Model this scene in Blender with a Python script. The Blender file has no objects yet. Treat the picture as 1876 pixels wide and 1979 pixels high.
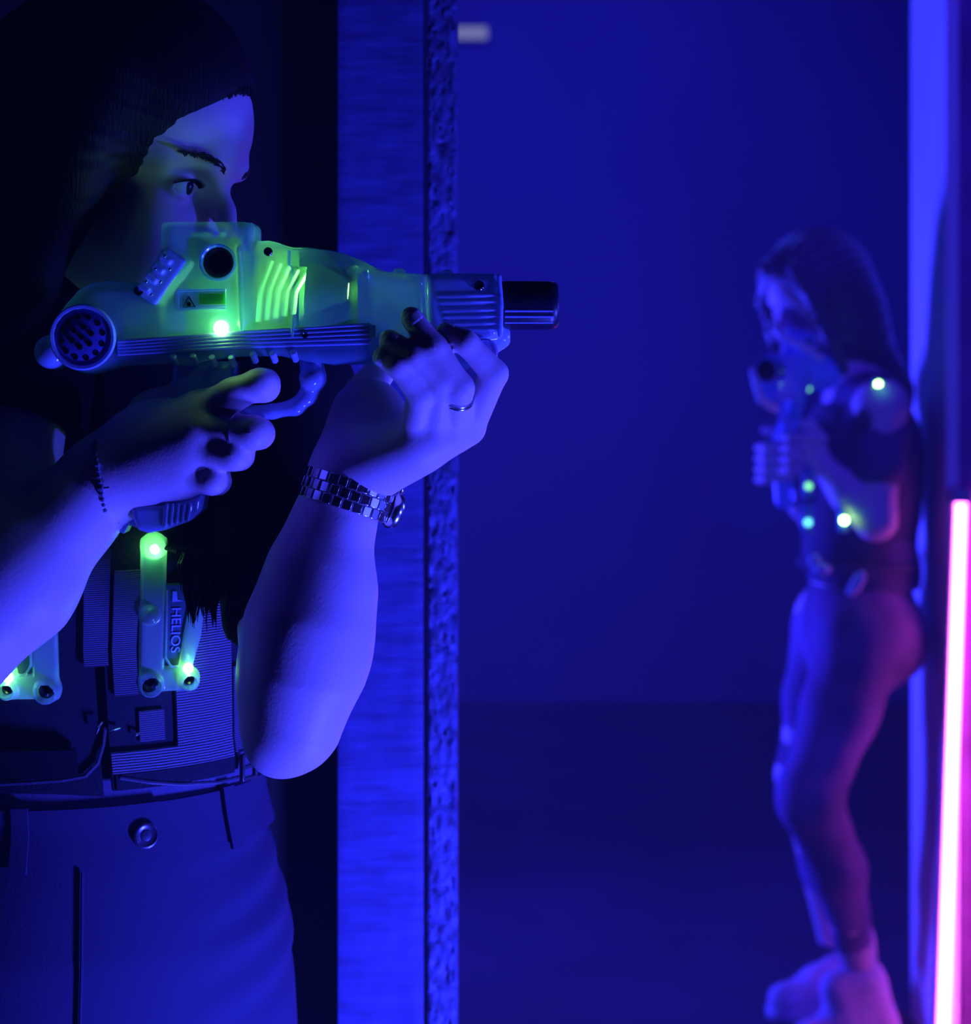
import bpy, bmesh, math, random
import numpy as np
from mathutils import Matrix, Vector

random.seed(7)
rng = np.random.default_rng(7)
SC = bpy.context.scene
COL = SC.collection

# ------------------------------------------------------------------ camera
FPX, CX, HY, CAMZ = 3520.0, 938.0, 700.0, 1.36        # focal length and horizon in photo pixels, lens height
cam_d = bpy.data.cameras.new('camera')
cam = bpy.data.objects.new('camera', cam_d)
COL.objects.link(cam)
cam.location = (0, 0, CAMZ)
cam.rotation_euler = (math.pi / 2, 0, 0)
cam_d.sensor_fit = 'HORIZONTAL'
cam_d.sensor_width = 36.0
cam_d.lens = FPX / 1876.0 * 36.0
cam_d.shift_y = (HY - 989.5) / 1876.0
cam_d.clip_start = 0.05
cam_d.clip_end = 60
cam_d.dof.use_dof = True
cam_d.dof.focus_distance = 1.33
cam_d.dof.aperture_fstop = 6.3
SC.camera = cam

# ------------------------------------------------------------------ light and exposure
SC.view_settings.view_transform = 'Standard'
SC.view_settings.look = 'None'
SC.view_settings.gamma = 1.0
SC.view_settings.use_curve_mapping = False
SC.view_settings.exposure = 0.0

world = bpy.data.worlds.new('dark_room')
SC.world = world
world.use_nodes = True
world.node_tree.nodes['Background'].inputs[0].default_value = (0.10, 0.03, 1.0, 1)
world.node_tree.nodes['Background'].inputs[1].default_value = 0.022

# thin haze hanging in the whole room
wv = world.node_tree.nodes.new('ShaderNodeVolumeScatter')
wv.inputs['Color'].default_value = (0.9, 0.9, 1.0, 1)
wv.inputs['Density'].default_value = 0.023
world.node_tree.links.new(wv.outputs[0], world.node_tree.nodes['World Output'].inputs['Volume'])

BLUE = (0.043, 0.057, 1.0)


def area(name, loc, target, sx, sy, power, color, spread=180):
    d = bpy.data.lights.new(name, 'AREA')
    d.shape = 'RECTANGLE'
    d.size, d.size_y, d.energy, d.color = sx, sy, power, color
    d.spread = math.radians(spread)
    o = bpy.data.objects.new(name, d)
    o.location = loc
    v = Vector(target) - Vector(loc)
    o.rotation_euler = v.to_track_quat('-Z', 'Y').to_euler()
    COL.objects.link(o)
    return o


# blacklight bar standing low to the right of the players, out of frame
area('blacklight_low', (0.50, 1.07, 0.36), (-0.15, 1.60, 0.66), 0.10, 0.25, 30.0, BLUE, 130)
area('blacklight_high', (0.66, 1.10, 1.06), (-0.19, 1.40, 1.56), 0.06, 0.06, 1.3, BLUE, 75)
# blacklight fixtures of the arena behind, and an added overhead fill
area('arena_wash', (0.1, 4.9, 2.75), (-0.2, 7.2, 1.5), 1.2, 0.4, 28.0, (0.022, 0.018, 1.0))
area('blacklight_side', (0.92, 1.62, 1.36), (-0.17, 1.40, 1.46), 0.06, 0.12, 0.9, BLUE, 60)
area('added_front_fill', (1.0, 2.3, 2.95), (0.9, 3.7, 1.0), 0.8, 0.4, 7.0, (0.05, 0.018, 1.0), 120)  # unseen fill, added to lift the dark tones like haze
area('arena_side', (-1.3, 4.9, 0.80), (0.8, 3.6, 1.10), 0.35, 0.8, 60.0, (0.03, 0.03, 1.0), 100)
area('arena_post', (0.35, 4.35, 2.3), (0.885, 3.62, 1.2), 0.3, 0.3, 2.5, (0.03, 0.05, 1.0), 120)


def W(px, py, y):
    """point of the place seen at photo pixel (px, py), y metres in front of the camera"""
    return np.array([(px - CX) / FPX * y, y, CAMZ - (py - HY) / FPX * y])


# ------------------------------------------------------------------ object helpers
def tag(o, label, cat, group=None, kind=None):
    if label:
        o['label'] = label
    if cat:
        o['category'] = cat
    if group:
        o['group'] = group
    if kind:
        o['kind'] = kind
    return o


def empty(name, loc, label, cat, group=None):
    o = bpy.data.objects.new(name, None)
    o.location = [float(v) for v in loc]
    o.empty_display_size = 0.05
    COL.objects.link(o)
    return tag(o, label, cat, group)


def link(name, me, mat=None, parent=None, label=None):
    o = bpy.data.objects.new(name, me)
    COL.objects.link(o)
    if mat is not None:
        for m in (mat if isinstance(mat, (list, tuple)) else [mat]):
            me.materials.append(m)
    if parent is not None:
        o.parent = parent
        o.matrix_parent_inverse = WM(parent).inverted()
    if label:
        o['label'] = label
    return o


def WM(o):
    """world matrix without waiting for a depsgraph update"""
    m = Matrix.LocRotScale(o.location, o.rotation_euler, o.scale)
    if o.parent:
        return WM(o.parent) @ o.matrix_parent_inverse @ m
    return m


def mesh_np(name, v, f, smooth=True):
    me = bpy.data.meshes.new(name)
    v = np.asarray(v, dtype=np.float32)
    if len(f) and isinstance(f, np.ndarray):
        n, k = f.shape
        me.vertices.add(len(v))
        me.vertices.foreach_set('co', v.ravel())
        me.loops.add(n * k)
        me.loops.foreach_set('vertex_index', f.astype(np.int32).ravel())
        me.polygons.add(n)
        me.polygons.foreach_set('loop_start', np.arange(0, n * k, k, dtype=np.int32))
        me.polygons.foreach_set('loop_total', np.full(n, k, dtype=np.int32))
        me.update(calc_edges=True)
    else:
        me.from_pydata([tuple(map(float, p)) for p in v], [], [tuple(map(int, q)) for q in f])
        me.update()
    me.validate()
    if smooth:
        me.polygons.foreach_set('use_smooth', np.ones(len(me.polygons), dtype=bool))
    return me


class MB:
    """collects shapes into one mesh"""

    def __init__(self):
        self.v, self.f = [], []

    def add(self, v, f):
        n = len(self.v)
        self.v += [tuple(map(float, p)) for p in v]
        self.f += [tuple(int(i) + n for i in q) for q in f]
        return self

    def box(self, c, s, R=None):
        c = np.asarray(c, float)
        R = np.eye(3) if R is None else np.asarray(R)
        pts = []
        for sx in (-1, 1):
            for sy in (-1, 1):
                for sz in (-1, 1):
                    pts.append(c + R @ (np.array([sx, sy, sz]) * np.asarray(s) / 2))
        return self.add(pts, [(0, 1, 3, 2), (4, 6, 7, 5), (0, 4, 5, 1), (2, 3, 7, 6), (0, 2, 6, 4), (1, 5, 7, 3)])

    def tube(self, pts, r, n=10, caps=True):
        pts = [np.asarray(p, float) for p in pts]
        if np.isscalar(r):
            r = [r] * len(pts)
        t0 = pts[1] - pts[0]
        up = np.array([0, 0, 1.0]) if abs(t0[2]) < 0.9 * np.linalg.norm(t0) else np.array([1.0, 0, 0])
        vs, fs = [], []
        a = np.cross(t0, up)
        a /= np.linalg.norm(a)
        for i, p in enumerate(pts):
            t = pts[min(i + 1, len(pts) - 1)] - pts[max(i - 1, 0)]
            t = t / (np.linalg.norm(t) + 1e-12)
            a = a - t * a.dot(t)
            a /= np.linalg.norm(a) + 1e-12
            b = np.cross(t, a)
            for k in range(n):
                w = 2 * math.pi * k / n
                vs.append(p + r[i] * (math.cos(w) * a + math.sin(w) * b))
        for i in range(len(pts) - 1):
            for k in range(n):
                k2 = (k + 1) % n
                fs.append((i * n + k, i * n + k2, (i + 1) * n + k2, (i + 1) * n + k))
        if caps:
            fs.append(tuple(range(n - 1, -1, -1)))
            m = (len(pts) - 1) * n
            fs.append(tuple(range(m, m + n)))
        return self.add(vs, fs)

    def lathe(self, o, axis, prof, n=32):
        """prof: (radius, height along axis) pairs; open ends close on the axis when radius is 0"""
        o = np.asarray(o, float)
        ax = np.asarray(axis, float)
        ax = ax / np.linalg.norm(ax)
        u = np.cross(ax, [0, 0, 1.0])
        if np.linalg.norm(u) < 1e-3:
            u = np.array([1.0, 0, 0])
        u /= np.linalg.norm(u)
        w = np.cross(ax, u)
        vs, fs = [], []
        for (r, h) in prof:
            for k in range(n):
                t = 2 * math.pi * k / n
                vs.append(o + ax * h + r * (math.cos(t) * u + math.sin(t) * w))
        for i in range(len(prof) - 1):
            for k in range(n):
                k2 = (k + 1) % n
                fs.append((i * n + k, i * n + k2, (i + 1) * n + k2, (i + 1) * n + k))
        return self.add(vs, fs)

    def build(self, name, mat, parent=None, smooth=True, label=None, bevel=0, angle=40):
        me = mesh_np(name, self.v, self.f, smooth)
        bm = bmesh.new()
        bm.from_mesh(me)
        bmesh.ops.recalc_face_normals(bm, faces=bm.faces)
        bm.to_mesh(me)
        bm.free()
        if smooth:
            me.set_sharp_from_angle(angle=math.radians(angle))
        o = link(name, me, mat, parent, label)
        if bevel:
            b = o.modifiers.new('bevel', 'BEVEL')
            b.width, b.segments, b.limit_method = bevel, 2, 'ANGLE'
        return o


# ------------------------------------------------------------------ signed distance modelling
class Field:
    """a scalar field on a grid; shapes are melted together and skinned as one continuous surface"""

    def __init__(self, lo, hi, h):
        self.lo, self.h = np.asarray(lo, float), h
        n = np.ceil((np.asarray(hi, float) - self.lo) / h).astype(int) + 1
        self.n = n
        self.ax = [(self.lo[i] + h * np.arange(n[i])).astype(np.float32) for i in range(3)]
        self.f = np.full(tuple(n), 1.0, dtype=np.float32)

    def _cut(self, lo, hi):
        s, g = [], []
        for i in range(3):
            a = int(max(0, math.floor((lo[i] - self.lo[i]) / self.h)))
            b = int(min(self.n[i], math.ceil((hi[i] - self.lo[i]) / self.h) + 1))
            if b <= a:
                return None, None
            s.append(slice(a, b))
            shp = [1, 1, 1]
            shp[i] = b - a
            g.append(self.ax[i][a:b].reshape(shp))
        return tuple(s), g

    def _mix(self, s, d, k, op):
        a = self.f[s]
        if op == 'add':
            if k > 0:
                h = np.clip(0.5 + 0.5 * (a - d) / k, 0, 1)
                self.f[s] = a * (1 - h) + d * h - k * h * (1 - h)
            else:
                self.f[s] = np.minimum(a, d)
        elif op == 'sub':
            if k > 0:
                h = np.clip(0.5 - 0.5 * (a + d) / k, 0, 1)
                self.f[s] = a * (1 - h) - d * h + k * h * (1 - h)
            else:
                self.f[s] = np.maximum(a, -d)

    def cap(self, a, b, ra, rb, k=0.0, op='add', flat=None):
        a, b = np.asarray(a, float), np.asarray(b, float)
        m = max(ra, rb) + k + 4 * self.h
        s, g = self._cut(np.minimum(a, b) - m, np.maximum(a, b) + m)
        if s is None:
            return self
        ab = b - a
        L = float(ab.dot(ab)) + 1e-12
        px, py, pz = g[0] - a[0], g[1] - a[1], g[2] - a[2]
        t = np.clip((px * ab[0] + py * ab[1] + pz * ab[2]) / L, 0, 1)
        d = np.sqrt((px - t * ab[0]) ** 2 + (py - t * ab[1]) ** 2 + (pz - t * ab[2]) ** 2) - (ra + t * (rb - ra))
        self._mix(s, d.astype(np.float32), k, op)
        return self

    def chain(self, pts, rs, k=0.0, op='add'):
        for i in range(len(pts) - 1):
            self.cap(pts[i], pts[i + 1], rs[i], rs[i + 1], k, op)
        return self

    def ball(self, c, r, k=0.0, op='add'):
        return self.cap(c, np.asarray(c) + 1e-5, r, r, k, op)

    def ell(self, c, r, R=None, k=0.0, op='add'):
        c, r = np.asarray(c, float), np.asarray(r, float)
        R = np.eye(3) if R is None else R
        m = max(r) + k + 4 * self.h
        s, g = self._cut(c - m, c + m)
        if s is None:
            return self
        p = [g[i] - c[i] for i in range(3)]
        q = [p[0] * R[0, i] + p[1] * R[1, i] + p[2] * R[2, i] for i in range(3)]
        k0 = np.sqrt(sum((q[i] / r[i]) ** 2 for i in range(3)))
        k1 = np.sqrt(sum((q[i] / r[i] ** 2) ** 2 for i in range(3))) + 1e-9
        self._mix(s, (k0 * (k0 - 1) / k1).astype(np.float32), k, op)
        return self

    def box(self, c, half, R=None, rnd=0.0, k=0.0, op='add'):
        c, half = np.asarray(c, float), np.asarray(half, float)
        R = np.eye(3) if R is None else R
        m = np.linalg.norm(half) + k + 4 * self.h
        s, g = self._cut(c - m, c + m)
        if s is None:
            return self
        p = [g[i] - c[i] for i in range(3)]
        q = [np.abs(p[0] * R[0, i] + p[1] * R[1, i] + p[2] * R[2, i]) - (half[i] - rnd) for i in range(3)]
        out = np.sqrt(sum(np.maximum(v, 0) ** 2 for v in q))
        ins = np.minimum(np.maximum(np.maximum(q[0], q[1]), q[2]), 0)
        self._mix(s, (out + ins - rnd).astype(np.float32), k, op)
        return self

    def plane(self, p, n, k=0.0):
        """keep what lies on the side n points away from"""
        n = np.asarray(n, float) / np.linalg.norm(n)
        s, g = self._cut(self.lo, self.lo + self.h * self.n)
        d = (g[0] - p[0]) * n[0] + (g[1] - p[1]) * n[1] + (g[2] - p[2]) * n[2]
        self._mix(s, (-d).astype(np.float32), k, 'sub')
        return self

    def poly_y(self, pts, yc, half, rnd=0.003, k=0.0, op='add'):
        """a closed outline in x, z pulled along y, edges rounded"""
        P = np.asarray(pts, float)
        lo, hi = P.min(0), P.max(0)
        m = k + 4 * self.h
        s, g = self._cut((lo[0] - m, yc - half - m, lo[1] - m), (hi[0] + m, yc + half + m, hi[1] + m))
        if s is None:
            return self
        X, Z = np.broadcast_arrays(g[0][:, :, 0][:, 0][:, None], g[2][0, 0][None, :])
        d2 = poly2(P, X, Z)[:, None, :] + rnd
        w = np.abs(g[1] - yc) - (half - rnd)
        d = np.minimum(np.maximum(d2, w), 0) + np.sqrt(np.maximum(d2, 0) ** 2 + np.maximum(w, 0) ** 2) - rnd
        self._mix(s, d.astype(np.float32), k, op)
        return self

    def mesh(self, smooth=1):
        f = self.f
        sg = f < 0
        c = np.zeros(tuple(self.n - 1), dtype=np.int8)
        for dx in (0, 1):
            for dy in (0, 1):
                for dz in (0, 1):
                    c += sg[dx:dx + c.shape[0], dy:dy + c.shape[1], dz:dz + c.shape[2]]
        ci = np.argwhere((c > 0) & (c < 8))
        idx = np.full(c.shape, -1, dtype=np.int32)
        idx[ci[:, 0], ci[:, 1], ci[:, 2]] = np.arange(len(ci))
        acc = np.zeros((len(ci), 3))
        cnt = np.zeros(len(ci))
        corners = [(a, b, d) for a in (0, 1) for b in (0, 1) for d in (0, 1)]
        val = {q: f[ci[:, 0] + q[0], ci[:, 1] + q[1], ci[:, 2] + q[2]].astype(float) for q in corners}
        for q in corners:
            for ax in range(3):
                if q[ax] == 0:
                    r = list(q)
                    r[ax] = 1
                    a, b = val[q], val[tuple(r)]
                    m = (a < 0) != (b < 0)
                    t = np.where(m, a / np.where(m, a - b, 1), 0)
                    p = np.tile(np.array(q, float), (len(ci), 1))
                    p[:, ax] += t
                    acc[m] += p[m]
                    cnt[m] += 1
        v = self.lo + (ci + acc / cnt[:, None]) * self.h
        faces = []
        for ax in range(3):
            a1, a2 = [(1, 2), (2, 0), (0, 1)][ax]
            sl0, sl1 = [slice(None)] * 3, [slice(None)] * 3
            sl0[ax], sl1[ax] = slice(0, -1), slice(1, None)
            e = sg[tuple(sl0)] != sg[tuple(sl1)]
            e_i = np.argwhere(e)
            ok = np.ones(len(e_i), bool)
            for b in (a1, a2):
                ok &= (e_i[:, b] > 0) & (e_i[:, b] < self.n[b] - 1)
            e_i = e_i[ok]
            q = []
            for d1, d2 in ((-1, -1), (0, -1), (0, 0), (-1, 0)):
                t = e_i.copy()
                t[:, a1] += d1
                t[:, a2] += d2
                q.append(idx[t[:, 0], t[:, 1], t[:, 2]])
            q = np.stack(q, 1)
            flip = ~sg[e_i[:, 0], e_i[:, 1], e_i[:, 2]]
            q[flip] = q[flip][:, ::-1]
            faces.append(q)
        F = np.concatenate(faces)
        for _ in range(smooth):
            v = relax(v, F)
        return v, F


def relax(v, F, w=0.5):
    acc = np.zeros_like(v)
    cnt = np.zeros(len(v))
    for a, b in ((0, 1), (1, 2), (2, 3), (3, 0)):
        np.add.at(acc, F[:, a], v[F[:, b]])
        np.add.at(acc, F[:, b], v[F[:, a]])
        np.add.at(cnt, F[:, a], 1)
        np.add.at(cnt, F[:, b], 1)
    return v * (1 - w) + w * acc / np.maximum(cnt, 1)[:, None]


def poly2(P, X, Z):
    d = np.full(X.shape, 1e9)
    s = np.ones(X.shape)
    n = len(P)
    for i in range(n):
        a, b = P[i], P[i - 1]
        ex, ez = b[0] - a[0], b[1] - a[1]
        wx, wz = X - a[0], Z - a[1]
        t = np.clip((wx * ex + wz * ez) / (ex * ex + ez * ez + 1e-15), 0, 1)
        d = np.minimum(d, (wx - ex * t) ** 2 + (wz - ez * t) ** 2)
        c1, c2, c3 = Z >= a[1], Z < b[1], ex * wz > ez * wx
        s = np.where((c1 & c2 & c3) | (~c1 & ~c2 & ~c3), -s, s)
    return s * np.sqrt(d)


def field_obj(F, name, mat, parent=None, smooth=1, label=None):
    v, f = F.mesh(smooth)
    return link(name, mesh_np(name, v, f), mat, parent, label)


# ------------------------------------------------------------------ materials
def mat(name, base, rough=0.6, spec=0.5, metal=0.0, bump=None, coat=0.0, sheen=0.0, var=None, sss=0.0):
    """bump / var: (noise scale, strength[, stretch xyz])"""
    m = bpy.data.materials.new(name)
    m.use_nodes = True
    nt = m.node_tree
    b = nt.nodes['Principled BSDF']
    b.inputs['Base Color'].default_value = (*base, 1)
    b.inputs['Roughness'].default_value = rough
    b.inputs['Specular IOR Level'].default_value = spec
    b.inputs['Metallic'].default_value = metal
    b.inputs['Coat Weight'].default_value = coat
    b.inputs['Sheen Weight'].default_value = sheen
    if sss:
        b.inputs['Subsurface Weight'].default_value = sss
        b.inputs['Subsurface Radius'].default_value = (0.012, 0.006, 0.004)
        b.inputs['Subsurface Scale'].default_value = 1.0
    tc = nt.nodes.new('ShaderNodeTexCoord')

    def noise(scale, stretch, detail=6):
        mp = nt.nodes.new('ShaderNodeMapping')
        mp.inputs['Scale'].default_value = stretch
        nt.links.new(tc.outputs['Object'], mp.inputs['Vector'])
        n = nt.nodes.new('ShaderNodeTexNoise')
        n.inputs['Scale'].default_value = scale
        n.inputs['Detail'].default_value = detail
        nt.links.new(mp.outputs['Vector'], n.inputs['Vector'])
        return n
    if bump:
        n = noise(bump[0], bump[2] if len(bump) > 2 else (1, 1, 1))
        bp = nt.nodes.new('ShaderNodeBump')
        bp.inputs['Strength'].default_value = bump[1]
        bp.inputs['Distance'].default_value = 0.002
        nt.links.new(n.outputs['Fac'], bp.inputs['Height'])
        nt.links.new(bp.outputs['Normal'], b.inputs['Normal'])
    if var:
        n = noise(var[0], var[2] if len(var) > 2 else (1, 1, 1), 4)
        r = nt.nodes.new('ShaderNodeValToRGB')
        r.color_ramp.elements[0].position = 0.3
        r.color_ramp.elements[1].position = 0.7
        r.color_ramp.elements[0].color = (*[c * (1 - var[1]) for c in base], 1)
        r.color_ramp.elements[1].color = (*[min(1, c * (1 + var[1])) for c in base], 1)
        nt.links.new(n.outputs['Fac'], r.inputs['Fac'])
        nt.links.new(r.outputs['Color'], b.inputs['Base Color'])
    return m


def mat_emit(name, color, strength):
    m = bpy.data.materials.new(name)
    m.use_nodes = True
    nt = m.node_tree
    nt.nodes.remove(nt.nodes['Principled BSDF'])
    e = nt.nodes.new('ShaderNodeEmission')
    e.inputs[0].default_value = (*color, 1)
    e.inputs[1].default_value = strength
    nt.links.new(e.outputs[0], nt.nodes['Material Output'].inputs[0])
    return m


def mat_clear(name, tint, clear=0.45, body=0.6, rough=0.15):
    """cloudy see-through plastic: part passes light straight, part scatters it, glossy skin"""
    m = bpy.data.materials.new(name)
    m.use_nodes = True
    nt = m.node_tree
    nt.nodes.remove(nt.nodes['Principled BSDF'])
    N, L = nt.nodes.new, nt.links.new
    tr = N('ShaderNodeBsdfTransparent')
    tr.inputs[0].default_value = (*[0.55 + 0.45 * c for c in tint], 1)
    tl = N('ShaderNodeBsdfTranslucent')
    tl.inputs[0].default_value = (*tint, 1)
    df = N('ShaderNodeBsdfDiffuse')
    df.inputs[0].default_value = (*tint, 1)
    gl = N('ShaderNodeBsdfGlossy')
    gl.inputs['Roughness'].default_value = rough
    m1 = N('ShaderNodeMixShader')
    m1.inputs[0].default_value = 1 - body
    L(df.outputs[0], m1.inputs[1])
    L(tl.outputs[0], m1.inputs[2])
    m2 = N('ShaderNodeMixShader')
    m2.inputs[0].default_value = clear
    L(m1.outputs[0], m2.inputs[1])
    L(tr.outputs[0], m2.inputs[2])
    fr = N('ShaderNodeLayerWeight')
    fr.inputs[0].default_value = 0.25
    ml = N('ShaderNodeMath')
    ml.operation = 'MULTIPLY_ADD'
    ml.inputs[1].default_value = 0.6
    ml.inputs[2].default_value = 0.05
    L(fr.outputs['Fresnel'], ml.inputs[0])
    m3 = N('ShaderNodeMixShader')
    L(ml.outputs[0], m3.inputs[0])
    L(m2.outputs[0], m3.inputs[1])
    L(gl.outputs[0], m3.inputs[2])
    L(m3.outputs[0], nt.nodes['Material Output'].inputs[0])
    return m


M = dict(
    skin=mat('skin', (0.72, 0.50, 0.62), 0.5, 0.4, bump=(420, 0.10), sss=0.0),
    hair=mat('hair', (0.010, 0.007, 0.009), 0.6, 0.15, bump=(60, 0.5, (8, 8, 0.6))),
    black=mat('black_paint', (0.022, 0.018, 0.02), 0.9, 0.1),
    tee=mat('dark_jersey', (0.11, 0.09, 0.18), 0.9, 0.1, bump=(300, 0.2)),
    trouser=mat('dark_twill', (0.040, 0.030, 0.085), 0.85, 0.2, bump=(500, 0.15)),
    vest=mat('vest_fabric', (0.010, 0.010, 0.025), 0.8, 0.25, bump=(400, 0.3)),
    rubber=mat('black_rubber', (0.01, 0.01, 0.015), 0.5, 0.4),
    clear=mat_clear('clear_plastic', (0.42, 0.72, 0.95), 0.60, 0.5),
    clear2=mat_clear('module_plastic', (0.6, 0.85, 0.8), 0.40, 0.5),
    clearrib=mat_clear('rail_plastic', (0.50, 0.58, 0.98), 0.22, 0.8),
    lens=mat('black_lens', (0.005, 0.004, 0.01), 0.12, 0.5),
    steel=mat('watch_steel', (0.75, 0.75, 0.78), 0.22, 0.5, 1.0),
    eye=mat('eye_white', (0.80, 0.82, 0.88), 0.06, 0.8, coat=0.6),
    iris=mat('iris', (0.03, 0.02, 0.03), 0.1, 0.8),
    led=mat_emit('green_led', (0.35, 1.0, 0.18), 30.0),
    leddim=mat_emit('dim_green_led', (0.25, 1.0, 0.35), 2.0),
    ledc=mat_emit('cyan_led', (0.15, 0.9, 0.9), 2.5),
    redled=mat_emit('red_led', (1.0, 0.08, 0.2), 3.0),
    neon=mat_emit('pink_neon', (1.0, 0.13, 0.92), 16.0),
)
# ------------------------------------------------------------------ the setting
M['wall'] = mat('blue_lit_wall', (0.26, 0.28, 0.42), 0.9, 0.1, bump=(6, 0.1), var=(1.2, 0.10))
M['floor'] = mat('dark_floor', (0.07, 0.035, 0.09), 0.75, 0.2, var=(3, 0.2))
M['post'] = mat('painted_plank', (0.085, 0.075, 0.26), 0.6, 0.35, bump=(14, 0.9, (1.0, 1, 8)), var=(9, 0.25, (2, 1, 8)))
M['rough'] = mat('rough_filler', (0.10, 0.09, 0.26), 0.6, 0.4, bump=(160, 0.9), var=(70, 0.6))
M['panel'] = mat('white_panel', (0.85, 0.85, 0.9), 0.55, 0.3, var=(5, 0.12, (1, 1, 0.3)))
M['panelfront'] = mat('dark_panel', (0.30, 0.09, 0.36), 0.7, 0.2, var=(6, 0.3))


def struct(name, mb, m, bevel=0, smooth=False):
    o = mb.build(name, m, None, smooth=smooth, bevel=bevel)
    o['kind'] = 'structure'
    return o


struct('floor', MB().box((0, 4.0, -0.05), (6.0, 8.4, 0.1)), M['floor'])
struct('wall_back', MB().box((0, 7.35, 1.6), (6.0, 0.1, 3.3)), M['wall'])
struct('wall_right', MB().box((2.6, 4.0, 1.6), (0.1, 8.4, 3.3)), M['wall'])
struct('ceiling', MB().box((0, 4.0, 3.3), (6.0, 8.4, 0.1)), M['black'])
YP = 1.80
xl, xm, xr = W(653, 0, YP)[0], W(822, 0, YP)[0], W(883, 0, YP)[0]
# black partition behind the near player; the plank and the rough strip close its end
struct('wall_left', MB().box(((xl + 0.02 - 2.9) / 2, YP + 0.10, 1.6), (xl + 0.02 + 2.9, 0.05, 3.3)), M['black'])
struct('wall_near', MB().box((-2.6, 1.0, 1.6), (0.1, 1.7, 3.3)), M['black'])


def slab(name, x0, x1, y0, depth, m, amp, step, seed, holes=0.0):
    """upright board with an uneven worked face and ragged long edges"""
    r = np.random.default_rng(seed)
    nx = max(3, int((x1 - x0) / step) + 1)
    z = np.arange(0.0, 3.25, step * 1.4)
    z = z[(z > 0.55)]
    z = np.concatenate([[0.0], z])
    z = z[z < 1.95]
    z = np.concatenate([z, [3.25]])
    nz = len(z)
    xs = np.linspace(x0, x1, nx)
    n1 = r.normal(size=(nz, nx))
    for _ in range(1):
        n1 = (n1 + np.roll(n1, 1, 0) + np.roll(n1, 1, 1) + np.roll(n1, -1, 0)) / 2.6
    if holes:
        n2 = r.random((nz, nx))
        n1 = n1 + np.where(n2 > 1 - holes, 2.5, 0)
    ed = np.minimum(np.arange(nx), nx - 1 - np.arange(nx))
    n1[:, ed == 0] = 3.2 + 0.4 * n1[:, ed == 0]
    Y = y0 + amp * n1
    X = np.tile(xs, (nz, 1))
    X[:, -1] += amp * 0.5 * r.normal(size=nz)
    v, f = [], []
    for i in range(nz):
        for j in range(nx):
            v.append((X[i, j], Y[i, j], z[i]))
    for i in range(nz - 1):
        for j in range(nx - 1):
            f.append((i * nx + j, i * nx + j + 1, (i + 1) * nx + j + 1, (i + 1) * nx + j))
    b = len(v)
    v += [(x0, y0 + depth, 0), (x1, y0 + depth, 0), (x1, y0 + depth, 3.25), (x0, y0 + depth, 3.25)]
    lft = [i * nx for i in range(nz)]
    rgt = [i * nx + nx - 1 for i in range(nz)]
    f += [tuple(lft + [b + 3, b]), tuple(rgt[::-1] + [b + 1, b + 2]), (b, b + 3, b + 2, b + 1)]
    me = mesh_np(name, v, f, smooth=True)
    me.set_sharp_from_angle(angle=math.radians(55))
    o = link(name, me, m)
    o['kind'] = 'structure'
    return o


slab('trim_1', xl, xm - 0.002, YP, 0.09, M['post'], 0.00035, 0.006, 3)
slab('trim_2', xm + 0.0015, xr, YP - 0.004, 0.09, M['rough'], 0.0011, 0.0024, 5, 0.10)

# ledge of the right partition: its end face is pale, its front is dark
XP, YA, YB = W(1828, 0, 3.5)[0], 3.5, 3.79
struct('wall_partition', MB().box((XP + 0.92, (YA + YB) / 2, 1.6), (1.8, YB - YA - 0.01, 3.28)), M['panelfront'])
struct('trim_3', MB().box((XP + 0.012, (YA + YB) / 2, 1.6), (0.024, YB - YA, 3.28)), M['panel'])

# pale strip lamp high on the far wall, half behind the plank
t = W(905, 66, 7.25)
lamp = empty('wall_lamp', t, 'small pale strip lamp high on the far blue wall beside the plank', 'lamp')
MB().box(t, (0.17, 0.05, 0.065)).build('lamp_housing', mat('lamp_housing', (0.5, 0.5, 0.55), 0.5), lamp, bevel=0.008)
MB().box(t + [0, -0.03, 0], (0.15, 0.014, 0.05)).build('diffuser', mat_emit('pale_lamp', (0.30, 0.32, 0.62), 0.55), lamp, bevel=0.004)

# pink neon tube on the partition
a, b = W(1857, 968, 3.482), W(1812, 2300, 3.482)
tube = empty('neon_tube', b, 'glowing pink neon tube standing upright against the right partition', 'neon light')
pts = [a + (b - a) * t for t in np.linspace(0, 1, 14)]
MB().tube(pts, 0.0108, 16).build('tube', M['neon'], tube)
d = (b - a) / np.linalg.norm(b - a)
MB().box(a - d * 0.010 + [-0.004, 0.0, 0], (0.038, 0.034, 0.026)).build('end_cap', mat('neon_cap', (0.4, 0.4, 0.5), 0.5), tube, bevel=0.003)
MB().tube([a + [-0.012, 0.008, 0], b + [-0.012, 0.008, 0]], 0.008, 12).build('back_channel', mat('neon_channel', (0.5, 0.5, 0.6), 0.4), tube)
MB().box(b - d * 0.0 + [-0.01, -0.02, -0.005], (0.06, 0.07, 0.07)).build('foot', mat('neon_foot', (0.05, 0.05, 0.06), 0.5), tube, bevel=0.004)
# ------------------------------------------------------------------ near player: frames
def rotz(t):
    c, s = math.cos(t), math.sin(t)
    return np.array([[c, -s, 0], [s, c, 0], [0, 0, 1.0]])


YT = 1.5                                   # torso axis depth
HIP = math.radians(22)                     # hips turned towards the target
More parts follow.
